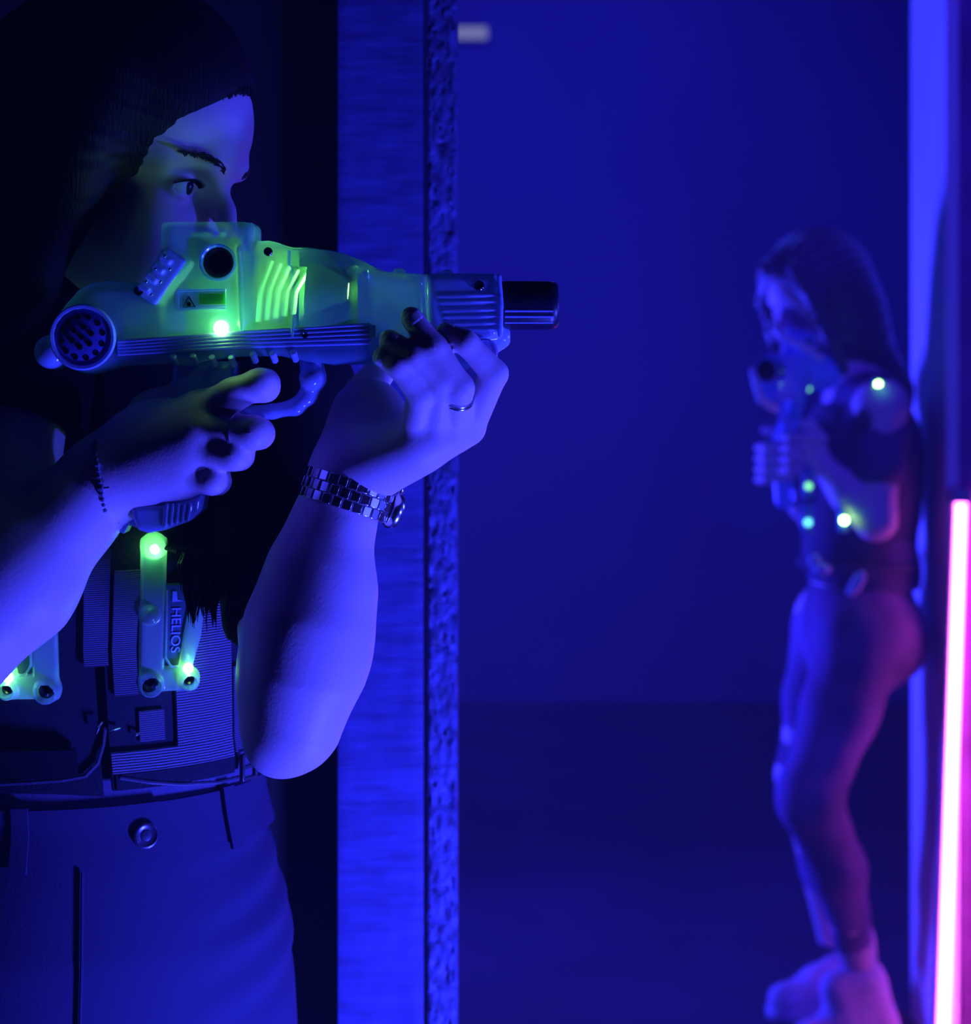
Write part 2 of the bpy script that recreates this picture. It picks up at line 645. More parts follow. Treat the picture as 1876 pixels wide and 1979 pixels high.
#       z     cx      cy     a(half width) b(half depth) turn
TORSO = [(0.70, -.330, 1.50, .165, .112, HIP), (0.80, -.326, 1.50, .168, .114, HIP), (0.90, -.324, 1.50, .160, .110, HIP),
         (1.00, -.325, 1.50, .134, .095, HIP), (1.06, -.330, 1.50, .130, .094, HIP), (1.14, -.336, 1.50, .136, .100, HIP),
         (1.22, -.336, 1.50, .148, .112, HIP), (1.30, -.335, 1.50, .152, .108, HIP), (1.38, -.335, 1.50, .145, .085, HIP),
         (1.43, -.335, 1.49, .100, .070, HIP)]


def tor(z):
    zs = [t[0] for t in TORSO]
    return [float(np.interp(z, zs, [t[i] for t in TORSO])) for i in range(1, 6)]


def torso_pt(z, ph, off=0.0):
    """ph = 0 is the front of the body, positive towards her left (image right)"""
    cx, cy, a, b, th = tor(z)
    p = np.array([(a + off) * math.sin(ph), -(b + off) * math.cos(ph), 0])
    n = np.array([math.sin(ph) / (a + off), -math.cos(ph) / (b + off), 0])
    R = rotz(th)
    return np.array([cx, cy, z]) + R @ p, R @ n / np.linalg.norm(n)


def proj(p):
    return CX + p[0] / p[1] * FPX, HY + (CAMZ - p[2]) / p[1] * FPX


def torso_at(px, py, off=0.0):
    """(z, ph) of the torso surface seen at a photo pixel"""
    best = None
    for ph in np.linspace(-1.9, 1.75, 220):
        z = CAMZ - (py - HY) / FPX * 1.42
        for _ in range(3):
            p, _n = torso_pt(z, ph, off)
            z = CAMZ - (py - HY) / FPX * p[1]
        p, _n = torso_pt(z, ph, off)
        e = abs(proj(p)[0] - px) + (5 if _n[1] > 0.05 else 0)
        if best is None or e < best[0]:
            best = (e, z, ph)
    return best[1], best[2]


def cloth(rows, off, thick, name, mtl, parent, nph=40, ph0=None, ph1=None, dz=0.008, wave=None, label=None, smooth=True):
    """a piece of cloth lying on the torso between two heights (functions of ph), with thickness"""
    zlo, zhi = rows
    closed = ph0 is None
    phs = np.linspace(-math.pi, math.pi, nph, endpoint=False) if closed else np.linspace(ph0, ph1, nph)
    h0 = zlo if callable(zlo) else (lambda p: zlo)
    h1 = zhi if callable(zhi) else (lambda p: zhi)
    nz = max(2, int(max(h1(p) - h0(p) for p in phs) / dz) + 1)
    V, F = [], []
    for side in (0, 1):
        for i in range(nz):
            for p in phs:
                z = h0(p) + (h1(p) - h0(p)) * i / (nz - 1)
                o = off + (thick if side == 0 else 0)
                if wave and side == 0:
                    o += wave(z, p)
                V.append(torso_pt(z, p, o)[0])
    n = len(phs)
    S = nz * n

    def q(s, i, j):
        return s * S + i * n + (j % n)
    jn = n if closed else n - 1
    for i in range(nz - 1):
        for j in range(jn):
            F.append((q(0, i, j), q(0, i, j + 1), q(0, i + 1, j + 1), q(0, i + 1, j)))
            F.append((q(1, i, j), q(1, i + 1, j), q(1, i + 1, j + 1), q(1, i, j + 1)))
    for j in range(jn):
        F.append((q(0, 0, j), q(1, 0, j), q(1, 0, j + 1), q(0, 0, j + 1)))
        F.append((q(0, nz - 1, j), q(0, nz - 1, j + 1), q(1, nz - 1, j + 1), q(1, nz - 1, j)))
    if not closed:
        for i in range(nz - 1):
            F.append((q(0, i, 0), q(0, i + 1, 0), q(1, i + 1, 0), q(1, i, 0)))
            F.append((q(0, i, n - 1), q(1, i, n - 1), q(1, i + 1, n - 1), q(0, i + 1, n - 1)))
    mb = MB()
    mb.add(V, F)
    return mb.build(name, mtl, parent, smooth=smooth, label=label)


# ------------------------------------------------------------------ near player: body
player = empty('person', (-0.33, 1.5, 0.0),
               'person close by in dark vest and trousers, aiming a glowing toy blaster past the plank', 'person')

YAW, PIT = math.radians(15), math.radians(17)
fw = np.array([math.cos(YAW) * math.cos(PIT), -math.sin(YAW) * math.cos(PIT), -math.sin(PIT)])
lf = np.array([math.sin(YAW), math.cos(YAW), 0])
upv = np.cross(fw, lf)
HR = np.stack([fw, lf, upv], 1)                       # head: forward, her left, up
HO = W(362, 364, 1.385) - HR @ np.array([0.010, -0.032, 0.0])


def H(x, y, z):
    return HO + HR @ np.array([x, y, z])


SH_R, SH_L = W(88, 590, 1.44), np.array([-0.172, 1.50, 1.330])
EL_R, WR_R = W(-90, 1240, 1.30), W(200, 928, 1.335)
EL_L, WR_L = W(560, 1405, 1.325), W(664, 945, 1.345)

F = Field((-0.62, 1.22, 0.95), (0.06, 1.66, 1.72), 0.002)
# head
F.ell(H(-.080, 0, .040), (.098, .074, .080), HR)
F.ell(H(-.032, 0, .046), (.063, .063, .062), HR, k=.02)
F.ell(H(-.030, 0, -.045), (.052, .055, .070), HR, k=.02)
F.cap(H(-.060, 0, -.070), H(-.012, 0, -.098), .048, .026, k=.02)
F.ball(H(-.002, 0, -.104), .019, k=.02)
F.cap(H(.015, -.024, .021), H(.015, .024, .021), .012, .012, k=.012)
F.cap(H(-.006, -.044, .018), H(.012, -.026, .021), .011, .012, k=.012)
F.cap(H(-.006, .044, .018), H(.012, .026, .021), .011, .012, k=.012)
for s in (-1, 1):
    F.ball(H(-.010, s * .040, -.036), .026, k=.022)
    F.ell(H(.018, s * .033, .001), (.016, .019, .012), HR, k=.012, op='sub')
F.chain([H(.018, 0, .010), H(.030, 0, -.010), H(.044, 0, -.032), H(.051, 0, -.045)], [.0075, .0072, .0075, .0095], k=.010)
for s in (-1, 1):
    F.ball(H(.034, s * .011, -.048), .0088, k=.008)
F.cap(H(.020, -.016, -.072), H(.020, .016, -.072), .0075, .0075, k=.008)
F.cap(H(.018, -.014, -.080), H(.018, .014, -.080), .0075, .0075, k=.008)
for s in (-1, 1):
    F.ell(H(-.088, s * .072, -.012), (.018, .007, .030), HR, k=.006)
    # lids around the eyeball
    F.ball(H(-.0005, s * .032, 0), .0142, k=.004)
    F.ell(H(.012, s * .0335, -.001), (.012, .0125, .0050), HR, k=.002, op='sub')
# neck and shoulders
NB = np.array([-0.310, 1.50, 1.37])
F.cap(H(-.085, 0, -.080), NB, .052, .058, k=.03)
CH = np.array([-0.335, 1.50, 1.25])
F.ell(CH + [0, 0, .02], (.135, .090, .16), rotz(HIP), k=.02)
F.chain([NB + [0, 0, -.02], SH_R + [0.02, 0.02, -.01]], [.055, .045], k=.04)
F.chain([NB + [0, 0, -.02], SH_L], [.055, .050], k=.04)
# arms
F.chain([SH_R, EL_R], [.048, .040], k=.03)
F.chain([EL_R, EL_R * .62 + WR_R * .38, EL_R * .2 + WR_R * .8, WR_R], [.041, .046, .031, .0265], k=.02)
F.chain([SH_L, SH_L * .5 + EL_L * .5, EL_L], [.044, .039, .033], k=.03)
F.chain([W(532, 1452, 1.33), W(560, 1395, 1.327), W(580, 1300, 1.325), W(593, 1205, 1.325), W(616, 1100, 1.332), W(648, 1000, 1.342), WR_L],
        [.0140, .0285, .0405, .0405, .0335, .0265, .0245], k=.02)
F.cap(W(640, 1255, 1.328), W(652, 1150, 1.332), .020, .020, k=.03)
# right hand on the pistol grip
mcp = [W(385, 793, 1.318), W(383, 832, 1.310), W(374, 874, 1.311), W(356, 916, 1.317)]
for p, r in zip(mcp, (.0145, .0150, .0150, .0140)):
    F.cap(WR_R, p, .021, r, k=.018)
F.ell(W(300, 855, 1.325), (.036, .014, .030), k=.02)
F.cap(W(230, 930, 1.335), W(345, 930, 1.328), .020, .015, k=.02)
F.cap(WR_R, W(300, 800, 1.362), .022, .016, k=.02)
F.chain([mcp[0], W(452, 762, 1.303), W(500, 743, 1.302), W(514, 738, 1.312)], [.0130, .0112, .0105, .0100], k=.006)
F.ball(W(514, 752, 1.308), .0095, k=.006)
fk = .0035
F.chain([mcp[1], W(488, 836, 1.297), W(500, 838, 1.312), W(480, 835, 1.345), W(430, 835, 1.352)], [.0145, .0122, .0112, .0105, .0095], k=fk)
F.chain([mcp[2], W(452, 879, 1.300), W(462, 880, 1.316), W(440, 880, 1.345), W(400, 880, 1.352)], [.0135, .0112, .0108, .0100, .0090], k=fk)
F.chain([mcp[3], W(410, 929, 1.306), W(420, 930, 1.320), W(400, 928, 1.345), W(370, 925, 1.350)], [.0125, .0102, .0098, .0092, .0085], k=fk)
F.chain([W(290, 800, 1.360), W(360, 765, 1.372), W(420, 752, 1.366), W(450, 752, 1.358)], [.0165, .0125, .0110, .0100], k=.008)
# left hand under the fore grip
lm = [W(905, 826, 1.335), W(872, 838, 1.322), W(836, 846, 1.315), W(795, 852, 1.314)]
for p, r in zip(lm, (.0125, .0130, .0130, .0125)):
    F.cap(WR_L + [0.004, 0, 0.012], p, .0205, r, k=.016)
F.cap(W(680, 905, 1.34), W(800, 868, 1.318), .0195, .0135, k=.02)
F.ell(W(712, 818, 1.352), (.030, .016, .034), k=.022)
F.chain([W(690, 850, 1.362), W(700, 770, 1.376), W(750, 690, 1.378), W(790, 640, 1.372)], [.018, .0135, .0110, .0095], k=.012)
F.chain([lm[0], W(955, 722, 1.300), W(900, 662, 1.290), W(862, 643, 1.296)], [.0120, .0098, .0088, .0078], k=fk)
F.chain([lm[1], W(888, 750, 1.293), W(838, 672, 1.284), W(795, 614, 1.290)], [.0122, .0103, .0092, .0082], k=fk)
F.chain([lm[2], W(852, 735, 1.290), W(800, 690, 1.281), W(752, 657, 1.287)], [.0122, .0102, .0088, .0078], k=fk)
F.chain([lm[3], W(812, 764, 1.291), W(768, 708, 1.281), W(738, 690, 1.285)], [.0115, .0094, .0080, .0072], k=fk)
body = field_obj(F, 'body', M['skin'], player, smooth=2)


def nail(tip, back, r, nrm=(0, -1, 0.1)):
    """a nail on the last finger joint, on the side that faces nrm"""
    tip, back, nrm = np.array(tip), np.array(back), np.array(nrm, float)
    t = tip - back
    t /= np.linalg.norm(t)
    nrm = nrm - t * nrm.dot(t)
    nrm /= np.linalg.norm(nrm)
    b = np.cross(t, nrm)
    V, Fc = [], []
    for i in range(6):
        for j in range(7):
            u, w = i / 5 * 1.0 - .72, (j - 3) / 3
            a = w * 1.0
            rr = r * 1.04 * math.sqrt(max(.05, 1 - max(0, u * 1.25) ** 2 * 2.2))
            ln = r * 1.25 * (1 - 0.25 * w * w)
            V.append(tip + t * (u * ln) + nrm * rr * math.cos(a) * .98 + b * rr * math.sin(a))
    for i in range(5):
        for j in range(6):
            Fc.append((i * 7 + j, i * 7 + j + 1, (i + 1) * 7 + j + 1, (i + 1) * 7 + j))
    o = MB().add(V, Fc).build('fingernail', M['nail'], player, smooth=True)
    s = o.modifiers.new('thick', 'SOLIDIFY')
    s.thickness = 0.0006
    return o


M['nail'] = mat('nail', (0.78, 0.60, 0.70), 0.25, 0.6)
nail(W(862, 643, 1.296), W(900, 662, 1.290), .0078)
nail(W(795, 614, 1.290), W(838, 672, 1.284), .0082)
nail(W(752, 657, 1.287), W(800, 690, 1.281), .0078)
nail(W(738, 690, 1.285), W(768, 708, 1.281), .0072)

for s in (-1, 1):
    e = MB()
    c = H(-.0005, s * .032, 0)
    g = fw * .93 + np.array([0, 0, .10]) + lf * (.10 if s < 0 else .1)
    g /= np.linalg.norm(g)
    e.lathe(c, g, [(0, -.0128)] + [(.0128 * math.cos(t), .0128 * math.sin(t)) for t in np.linspace(-1.45, 1.45, 18)] + [(0, .0128)], 24)
    eo = e.build('eye', M['eye'], player)
    MB().lathe(c, g, [(.0062, .0112), (.0058, .0124), (.004, .0136), (.002, .0140), (0, .0141)], 20).build('iris', M['iris'], eo)
    lash, brow = MB(), MB()
    for i in range(26):
        u = i / 25
        y = s * (.0205 + .0255 * u)
        z = .0052 * math.sin(math.pi * (0.1 + 0.85 * u)) + .0006
        x = .0138 - .0095 * u * u
        p = H(x, y, z)
        lash.tube([p, p + fw * .003 + upv * .001 + lf * s * .001, p + fw * .0060 + upv * .0035 + lf * s * .0025 * (u + .3)], [.0006, .0004, .0001], 5)
    lash.build('eyelashes', M['hair'], player)
    for i in range(70):
        u = rng.random()
        y = s * (.017 + .035 * u)
        z = .020 + .008 * math.sin(u * 2.2) - .003 * u + (rng.random() - .5) * .006 * (1 - .6 * u)
        x = .0295 - .021 * u * u
        p = H(x, y, z)
        brow.tube([p, p + lf * s * .006 + upv * .0020, p + lf * s * .010 + upv * .0012 - fw * .002], [.0006, .0005, .0001], 4)
    brow.build('eyebrow', M['hair'], player)

# ------------------------------------------------------------------ hair
F = Field((-0.58, 1.20, 1.10), (-0.10, 1.64, 1.75), 0.0024)
F.ell(H(-.090, 0, .046), (.104, .088, .094), HR)
F.ell(H(-.060, 0, .070), (.082, .074, .070), HR, k=.03)
F.ell(H(-.120, 0, -.03), (.085, .092, .11), HR, k=.04)
for s in (-1, 1):
    F.chain([H(-.055, s * .070, .06), H(-.062, s * .082, -.02), H(-.075, s * .084, -.10), H(-.09, s * .080, -.19)], [.022, .022, .024, .02], k=.02)
F.chain([H(-.13, 0, -.05), H(-.14, 0, -.14), H(-.15, 0, -.24)], [.07, .065, .04], k=.04)
F.ell(H(.046, .012, -.030), (.060, .087, .121), HR, k=.014, op='sub')
v, f = F.mesh(1)
# strands: shallow grooves running back from the hairline
q = (v - HO) @ HR
ang = np.arctan2(q[:, 2] - .03, q[:, 1])
gro = np.sin(ang * 46 + 3 * np.sin(q[:, 0] * 40)) * .0006 + np.sin(ang * 17 + 1.3) * .0008
c0 = H(-.08, 0, .02)
dd = v - c0
ee = np.sqrt((((q - [.046, .012, -.030]) / [.060, .087, .121]) ** 2).sum(1)) - 1
gro = gro * np.clip((ee - .15) / .5, 0, 1)
v = v + dd / np.linalg.norm(dd, axis=1)[:, None] * gro[:, None]
link('hair', mesh_np('hair', v, f), M['hair'], player)
wisps = MB()
root = np.where((ee > .005) & (ee < .07) & (q[:, 1] < .03) & (q[:, 2] > -.09))[0]
for i in rng.choice(root, 800):
    a = v[i]
    n_ = dd[i] / np.linalg.norm(dd[i])
    back = -fw * (.5 + .3 * rng.random()) + upv * (.10 + .25 * rng.random()) * (1 if q[i, 2] > .02 else -1) - lf * .12
    back = back - n_ * back.dot(n_)
    out = fw - n_ * fw.dot(n_)
    st_ = a + out * (.003 + .005 * rng.random()) + upv * rng.normal() * .002 - n_ * .0008
    wisps.tube([st_, a + n_ * .0010, a + back * .012 + n_ * .0014, a + back * .03 - n_ * .0006], [.0002, .0006, .0007, .0004], 4)
wisps.build('hair_wisps', M['hair'], player)
lock = MB()
tips = [(372, 1192, 22), (398, 1172, 26), (430, 1140, 20), (356, 1130, 12), (415, 1190, 10)]
for i in range(220):
    u, w = rng.random(), rng.random()
    tx_, ty_, sp_ = tips[int(u * 4.999)]
    top = np.array([-.235 + .03 * (u - .5), 1.385 + .02 * w, 1.22])
    m = rng.normal() * 1.0
    mid = W(tx_ * .75 + 98 + m * sp_ * .5, 1075, 1.372 - .012 * w)
    lo = W(tx_ + m * sp_ * .42, ty_ - 40, 1.362 - .010 * w)
    lo2 = W(tx_ + m * sp_ * .15 + rng.normal() * 2, ty_ + rng.normal() * 12, 1.360 - .008 * w)
    lock.tube([top, top * .5 + mid * .5 + [.004, -.008, 0], mid, lo, lo2], [.0013, .0014, .0014, .0010, .0002], 5)
lock.build('hair_lock', M['hair'], player)

# ------------------------------------------------------------------ clothes
cloth((.998, 1.39), .0065, .0035, 'tee_shirt', M['tee'], player, 72,
      wave=lambda z, p: .0015 * math.sin(z * 120 + 4 * p) * max(0, 1 - abs(z - 1.02) * 8))
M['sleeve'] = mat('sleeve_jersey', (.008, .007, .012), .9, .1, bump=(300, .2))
sl = Field((-0.64, 1.22, 1.03), (0.0, 1.66, 1.48), 0.003)
dR, dL = EL_R - SH_R, EL_L - SH_L
sl.chain([SH_R + [.05, .02, .015], SH_R, SH_R + dR * .42], [.056, .058, .060], k=.02)
sl.plane(SH_R + dR * .40, dR)
sl.ball(SH_R + [.0, -.05, .075], .052, k=.01, op='sub')
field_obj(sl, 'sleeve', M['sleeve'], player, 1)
sl = Field((-0.40, 1.30, 1.03), (0.0, 1.66, 1.48), 0.003)
sl.chain([SH_L + [-.05, .01, .015], SH_L, SH_L + dL * .74], [.066, .062, .047], k=.02)
sl.plane(SH_L + dL * .72, dL)
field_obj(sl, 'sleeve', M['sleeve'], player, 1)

# trousers: seat and two legs, creased at the hip
def crease(z, p):
    s = 0.0
    for (z0, k, w, a) in ((.925, .05, .010, .0035), (.890, .055, .009, .003), (.850, .06, .011, .004), (.965, .03, .007, .002)):
        t = z - (z0 + k * (p - 1.0) * .6)
        s -= a * math.exp(-(t / w) ** 2) * min(1, max(0, (p - .30) / .5)) * min(1, max(0, (2.2 - p) / .6))
        s += a * .8 * math.exp(-((t - w * 1.6) / w) ** 2) * min(1, max(0, (p - .3) / .5)) * min(1, max(0, (2.2 - p) / .6))
    return s * .7 * min(1, max(.25, (1.9 - p) / .8))


trs = MB()
nph, zs = 96, list(np.arange(.70, 1.0105, .006))
V, Fc = [], []
for z in zs:
    for j in range(nph):
        p = -math.pi + 2 * math.pi * j / nph
        V.append(torso_pt(z, p, .006 + crease(z, p))[0])
for i in range(len(zs) - 1):
    for j in range(nph):
        Fc.append((i * nph + j, i * nph + (j + 1) % nph, (i + 1) * nph + (j + 1) % nph, (i + 1) * nph + j))
trs.add(V, Fc)
for s in (-1, 1):
    a = np.array([-.33, 1.5, .74]) + rotz(HIP) @ np.array([s * .085, 0, 0])
    k_ = a + [s * .01, -.02, -.30]
    n_ = a + [s * .015, .0, -.66]
    trs.tube([a + [0, 0, .02], a + [0, 0, -.08], k_ + [0, 0, .05], k_, n_], [.088, .086, .070, .064, .058], 28)
trousers = trs.build('trousers', M['trouser'], player)
for s in (-1, 1):
    a = np.array([-.33, 1.5, 0]) + rotz(HIP) @ np.array([s * .10, 0, 0])
    sf = Field(a + [-.16, -.26, -.01], a + [.16, .12, .14], .004)
    fwd = rotz(HIP) @ np.array([s * .02, -.16, 0])
    sf.cap(a + [0, .02, .045], a + fwd + [0, 0, .034], .040, .034, k=.02)
    sf.cap(a + [0, .01, .05], a + [0, .01, .11], .045, .045, k=.03)
    sf.plane(a + [0, 0, .001], (0, 0, -1))
    field_obj(sf, 'shoe', M['rubber'], player, 1)
wb = cloth((.977, 1.018), .0085, .0045, 'waistband', M['trouser'], trousers, 96)
# placket end of the waistband, loops, fly seam and button
zb, pb = torso_at(277, 1612, .012)
cloth((lambda p: .9775, lambda p: 1.019), .0130, .0026, 'waistband_tab', M['trouser'], trousers, 26, pb - 1.1, pb + .10)
for px, py in ((438, 1575), (40, 1600)):
    z_, p_ = torso_at(px, py, .012)
    cloth((lambda p: .972, lambda p: 1.021), .0145, .003, 'belt_loop', M['trouser'], trousers, 8, p_ - .045, p_ + .045)
c, n = torso_pt(zb, pb, .0158)
n = n * .97 + np.array([0, 0, .1])
btn = MB().lathe(c, n, [(0, 0), (.0095, 0), (.0100, .0015), (.0098, .0032), (.0085, .0038), (.0074, .0028), (.0045, .0025), (.0040, .0032), (.0018, .0036), (0, .0036)], 32)
btn.build('button', mat('button_metal', (.10, .09, .16), .3, .6, .7), trousers)
zf, pf = torso_at(158, 1800, .01)
seam = [torso_pt(z, pf + .06 * max(0, (z - .90) * 3) * 0, .0085)[0] for z in np.arange(.72, .980, .01)]
MB().tube(seam, .0013, 6).build('fly_seam', M['trouser'], trousers)
# ------------------------------------------------------------------ the toy blaster she aims
YG, GH = 1.332, .024                      # middle plane and half thickness
YF = YG - GH


def G(px, py):
    p = W(px, py, YF)
    return np.array([p[0], p[2]])


def G3(px, py, y=YF):
    p = W(px, py, YF)
    return np.array([p[0], y, p[2]])


def GP(*pts):
    return [G(*p) for p in pts]


UY = (0, -1, 0)
gun = empty('toy_blaster', G3(470, 640, YG), 'see-through blue toy blaster with green glow in the near player\'s hands', 'toy blaster')

# shell
F = Field(G3(60, 760, YG - .04) , G3(985, 430, YG + .04), .0014)
F.poly_y(GP((128, 585), (146, 560), (172, 546), (205, 541), (262, 544), (290, 552), (330, 556), (345, 470), (356, 452), (385, 447), (425, 446),
            (440, 456), (462, 470), (478, 471), (496, 465), (517, 463), (537, 468), (560, 482), (585, 484), (606, 494), (628, 501), (648, 505),
            (668, 517), (720, 522), (790, 527), (828, 529), (828, 655), (760, 692), (715, 700), (640, 704), (590, 700), (540, 688), (440, 690),
            (380, 702), (300, 704), (232, 708), (170, 716), (128, 700), (112, 660), (112, 620)), YG, GH, .009, k=.004)
# swelling of the reflector housing and the cheek of the sight
F.ell(G3(600, 575, YG), (.055, .030, .036), k=.01)
F.box(G3(400, 530, YG), (.034, GH + .003, .040), rnd=.008, k=.004)
F.ball(G3(165, 650, YG - .006), .027, k=.008)
# raised seams on both cheeks
for (x0, y0, x1, y1, r) in ((462, 478, 468, 636, .0018), (560, 486, 566, 650, .0014), (708, 525, 716, 610, .0020), (814, 532, 822, 640, .0018)):
    for y in (YG - GH - .0005, YG + GH + .0005):
        dy = -.004 if x0 in (560,) else (-.003 if x0 == 462 else 0)
        yy = y + (dy if y < YG else -dy)
        F.cap(G3(x0, y0, yy), G3(x1, y1, yy), r, r, k=.0015)
# hollow of the label
F.box(G3(391, 581, YG - GH - .003), (.0175, .0025, .0068), rnd=.001, op='sub')
F.cap(G3(423, 508, YG - .05), G3(423, 508, YG - GH + .002), .0118, .0118, op='sub')
shell = field_obj(F, 'shell', M['clear'], gun, 1)

# reflector cone and board that show cloudy through the shell, plus added light-blocking plates
M['inner'] = mat('inner_white', (.75, .85, .75), .7, .2)
M['board'] = mat('board_and_baffles', (.05, .10, .08), .6, .3)
cone = MB()
cone.lathe(G3(668, 560, YG), (-1, 0, .08), [(.006, 0), (.010, .004), (.017, .022), (.0195, .030), (.0185, .030), (.009, .004)], 28)
cone.build('reflector', M['inner'], shell)
bd = MB()
bd.box(G3(520, 648, YG), (.150, .020, .003))
bd.box(G3(505, 640, YG + .002), (.018, .012, .009))
bd.box(G3(365, 600, YG + .006), (.012, .012, .022))
bd.box(G3(401, 547, YG + .010), (.040, .002, .070))  # upright plates added to keep the green glow off the face
bd.box(G3(512, 565, YG + .010), (.042, .002, .064))
bd.box(G3(620, 578, YG + .010), (.048, .002, .050))
bd.build('board_and_baffles', M['board'], shell)
tubes = MB()
for k in range(5):
    x = 490 + 17 * k
    tubes.tube([G3(x, 620 - 4 * k, YG + .004), G3(x + 6, 560, YG), G3(x + 26, 500 + 6 * k, YG + .004)], .0022, 8)
tubes.build('wires', mat('pale_wire', (.5, .7, .6), .5), shell)

# long ribbed rail along the side
rail = MB()
rail.box((G3(230, 668, YG) + G3(722, 640, YG)) / 2, (.186, GH * 2 + .002, .009), np.array([[.9984, 0, -.0565], [0, 1, 0], [.0565, 0, .9984]]))
for k in range(5):
    for y in (YF - .0015, YG + GH + .0015):
        rail.tube([G3(228, 661 + 6 * k, y), G3(470, 642 + 7 * k, y - .0005), G3(716, 627 + 9 * k, y)], .0013, 8)
rail.build('side_rail', M['clearrib'], gun, bevel=.0008)
# row of teeth and posts under the rail
for x, y in ((335, 688), (373, 687), (410, 690), (447, 690), (489, 683), (527, 682), (567, 680)):
    MB().tube([G3(x, y, YF - .003), G3(x + 3, y + 16, YF + .006)], .0026, 12).build('rail_post', M['clearrib'], gun, bevel=.001)

# front sleeve with ribs, and the muzzle
F = Field(G3(800, 700, YG - .04), G3(985, 510, YG + .04), .0012)
F.poly_y(GP((822, 528), (900, 527), (956, 528), (968, 540), (972, 590), (971, 632), (962, 650), (930, 656), (880, 648), (822, 650)), YG, GH - .002, .007)
for k, y in enumerate((572, 584, 600, 612, 626, 638)):
    for yy in (YF + .001, YG + GH - .001):
        F.cap(G3(848 + 4 * k, y, yy), G3(962, y - 2, yy), .0014, .0014, k=.001)
F.chain([G3(964, 534, YF + .001), G3(968, 590, YF), G3(966, 648, YF + .001)], [.0020, .0020, .0020], k=.001)
F.cap(G3(935, 662, YG), G3(962, 650, YG), .012, .010, k=.004)
field_obj(F, 'barrel_sleeve', M['clearrib'], gun, 1)
muz = MB()
y0 = 588
muz.lathe(G3(962, y0, YG), (1, 0, 0), [(0, 0), (.0150, 0), (.0172, .001), (.0178, .006), (.0178, .038), (.0168, .0425), (.0150, .0440), (.0135, .0436), (.0125, .034), (0, .034)], 40)
mz = muz.build('muzzle', mat('muzzle_black', (.012, .010, .03), .35, .5), gun)
rg = MB()
for k in range(3):
    rg.tube([G3(976, 600 + 11 * k, YG - .0170 + .0028 * k * k * .5), G3(1070, 600 + 11 * k, YG - .0170 + .0028 * k * k * .5)], .0010, 8)
rg.build('muzzle_rib', M['clearrib'], mz)
ft = MB()
ft.lathe(G3(936, 680, YF + .002), UY, [(0, 0), (.0098, 0), (.0098, .004), (.0085, .005), (.0070, .0038), (.0050, .004), (0, .004)], 28)
ft.build('foregrip_ring', M['clearrib'], gun)
MB().lathe(G3(957, 694, YF - .001), UY, [(0, 0), (.0012, 0), (.0011, .001), (0, .0014)], 12).build('red_lamp', M['redled'], gun)

# foregrip body below, held by her left hand
F = Field(G3(560, 760, YG - .04), G3(950, 640, YG + .04), .0016)
F.poly_y(GP((572, 690), (640, 652), (760, 640), (930, 650), (940, 690), (900, 715), (800, 724), (700, 704), (640, 707)), YG, .019, .009)
field_obj(F, 'foregrip', M['clear'], gun, 1)

# speaker grille at the back
sp = MB()
c = G3(165, 652, YG - .033)
sp.lathe(c, UY, [(.0200, -.006), (.0232, -.004), (.0238, 0), (.0226, .0020), (.0208, .0018), (.0200, -.001)], 48)
gr = sp.build('speaker_ring', M['clearrib'], gun)
M['grille'] = mat('grille_blue', (.12, .11, .42), .3, .5)
dk = MB().lathe(c + [0, -.0005, 0], UY, [(0, -.004), (.0200, -.004), (.0202, -.001), (.0150, .0010), (.0080, .0018), (0, .0020)], 48).build('speaker_grille', M['grille'], gr)
hl = MB()
for n_, r_, o_ in ((1, 0, 0), (6, .0072, .35), (12, .0150, .2)):
    for k in range(n_):
        t = o_ + 2 * math.pi * k / n_
        hh = .0019 if r_ < .01 else .0006
        hl.lathe(c + [r_ * math.cos(t), -.0005, r_ * math.sin(t)], UY, [(.0016, -.002), (.0021, hh + .0008), (.0015, hh + .0010), (.0012, hh - .0008), (0, hh - .0008)], 10)
hl.build('grille_hole', M['lens'], dk)

# rear cap
F = Field(G3(40, 740, YG - .035), G3(140, 620, YG + .035), .0014)
F.cap(G3(92, 680, YG - .012), G3(92, 680, YG + .012), .0125, .0125)
F.cap(G3(92, 680, YG), G3(130, 660, YG), .010, .014, k=.006)
field_obj(F, 'rear_cap', M['clearrib'], gun, 1)
MB().lathe(G3(86, 684, YG - .022), UY, [(0, 0), (.003, 0), (.0028, .0010), (0, .0012)], 16).build('screw', M['lens'], gun)

# tilted ribbed block beside the sight
ta = math.radians(36)
Rb = np.array([[math.cos(ta), 0, math.sin(ta)], [0, 1, 0], [-math.sin(ta), 0, math.cos(ta)]])
F = Field(G3(240, 610, YG - .045), G3(380, 450, YG + .045), .0012)
F.box(G3(312, 533, YG - .002), (.0098, .026, .0205), Rb, rnd=.003)
for k in range(4):
    q = G3(308, 533, YG - .002) + Rb @ np.array([-.003, 0, -.013 + .0085 * k])
    F.box(q + [0, -.027, 0], (.005, .003, .0022), Rb, rnd=.001, k=.001)
sb = field_obj(F, 'side_block', M['clearrib'], gun, 1)
for k in range(6):
    q = G3(309, 533, YG - .031) + Rb @ np.array([.0042 * (-1) ** k, 0, -.014 + .0056 * k])
    MB().box(q, (.0018, .002, .0022), Rb).build('block_stud', M['steel'], sb, bevel=.0004)

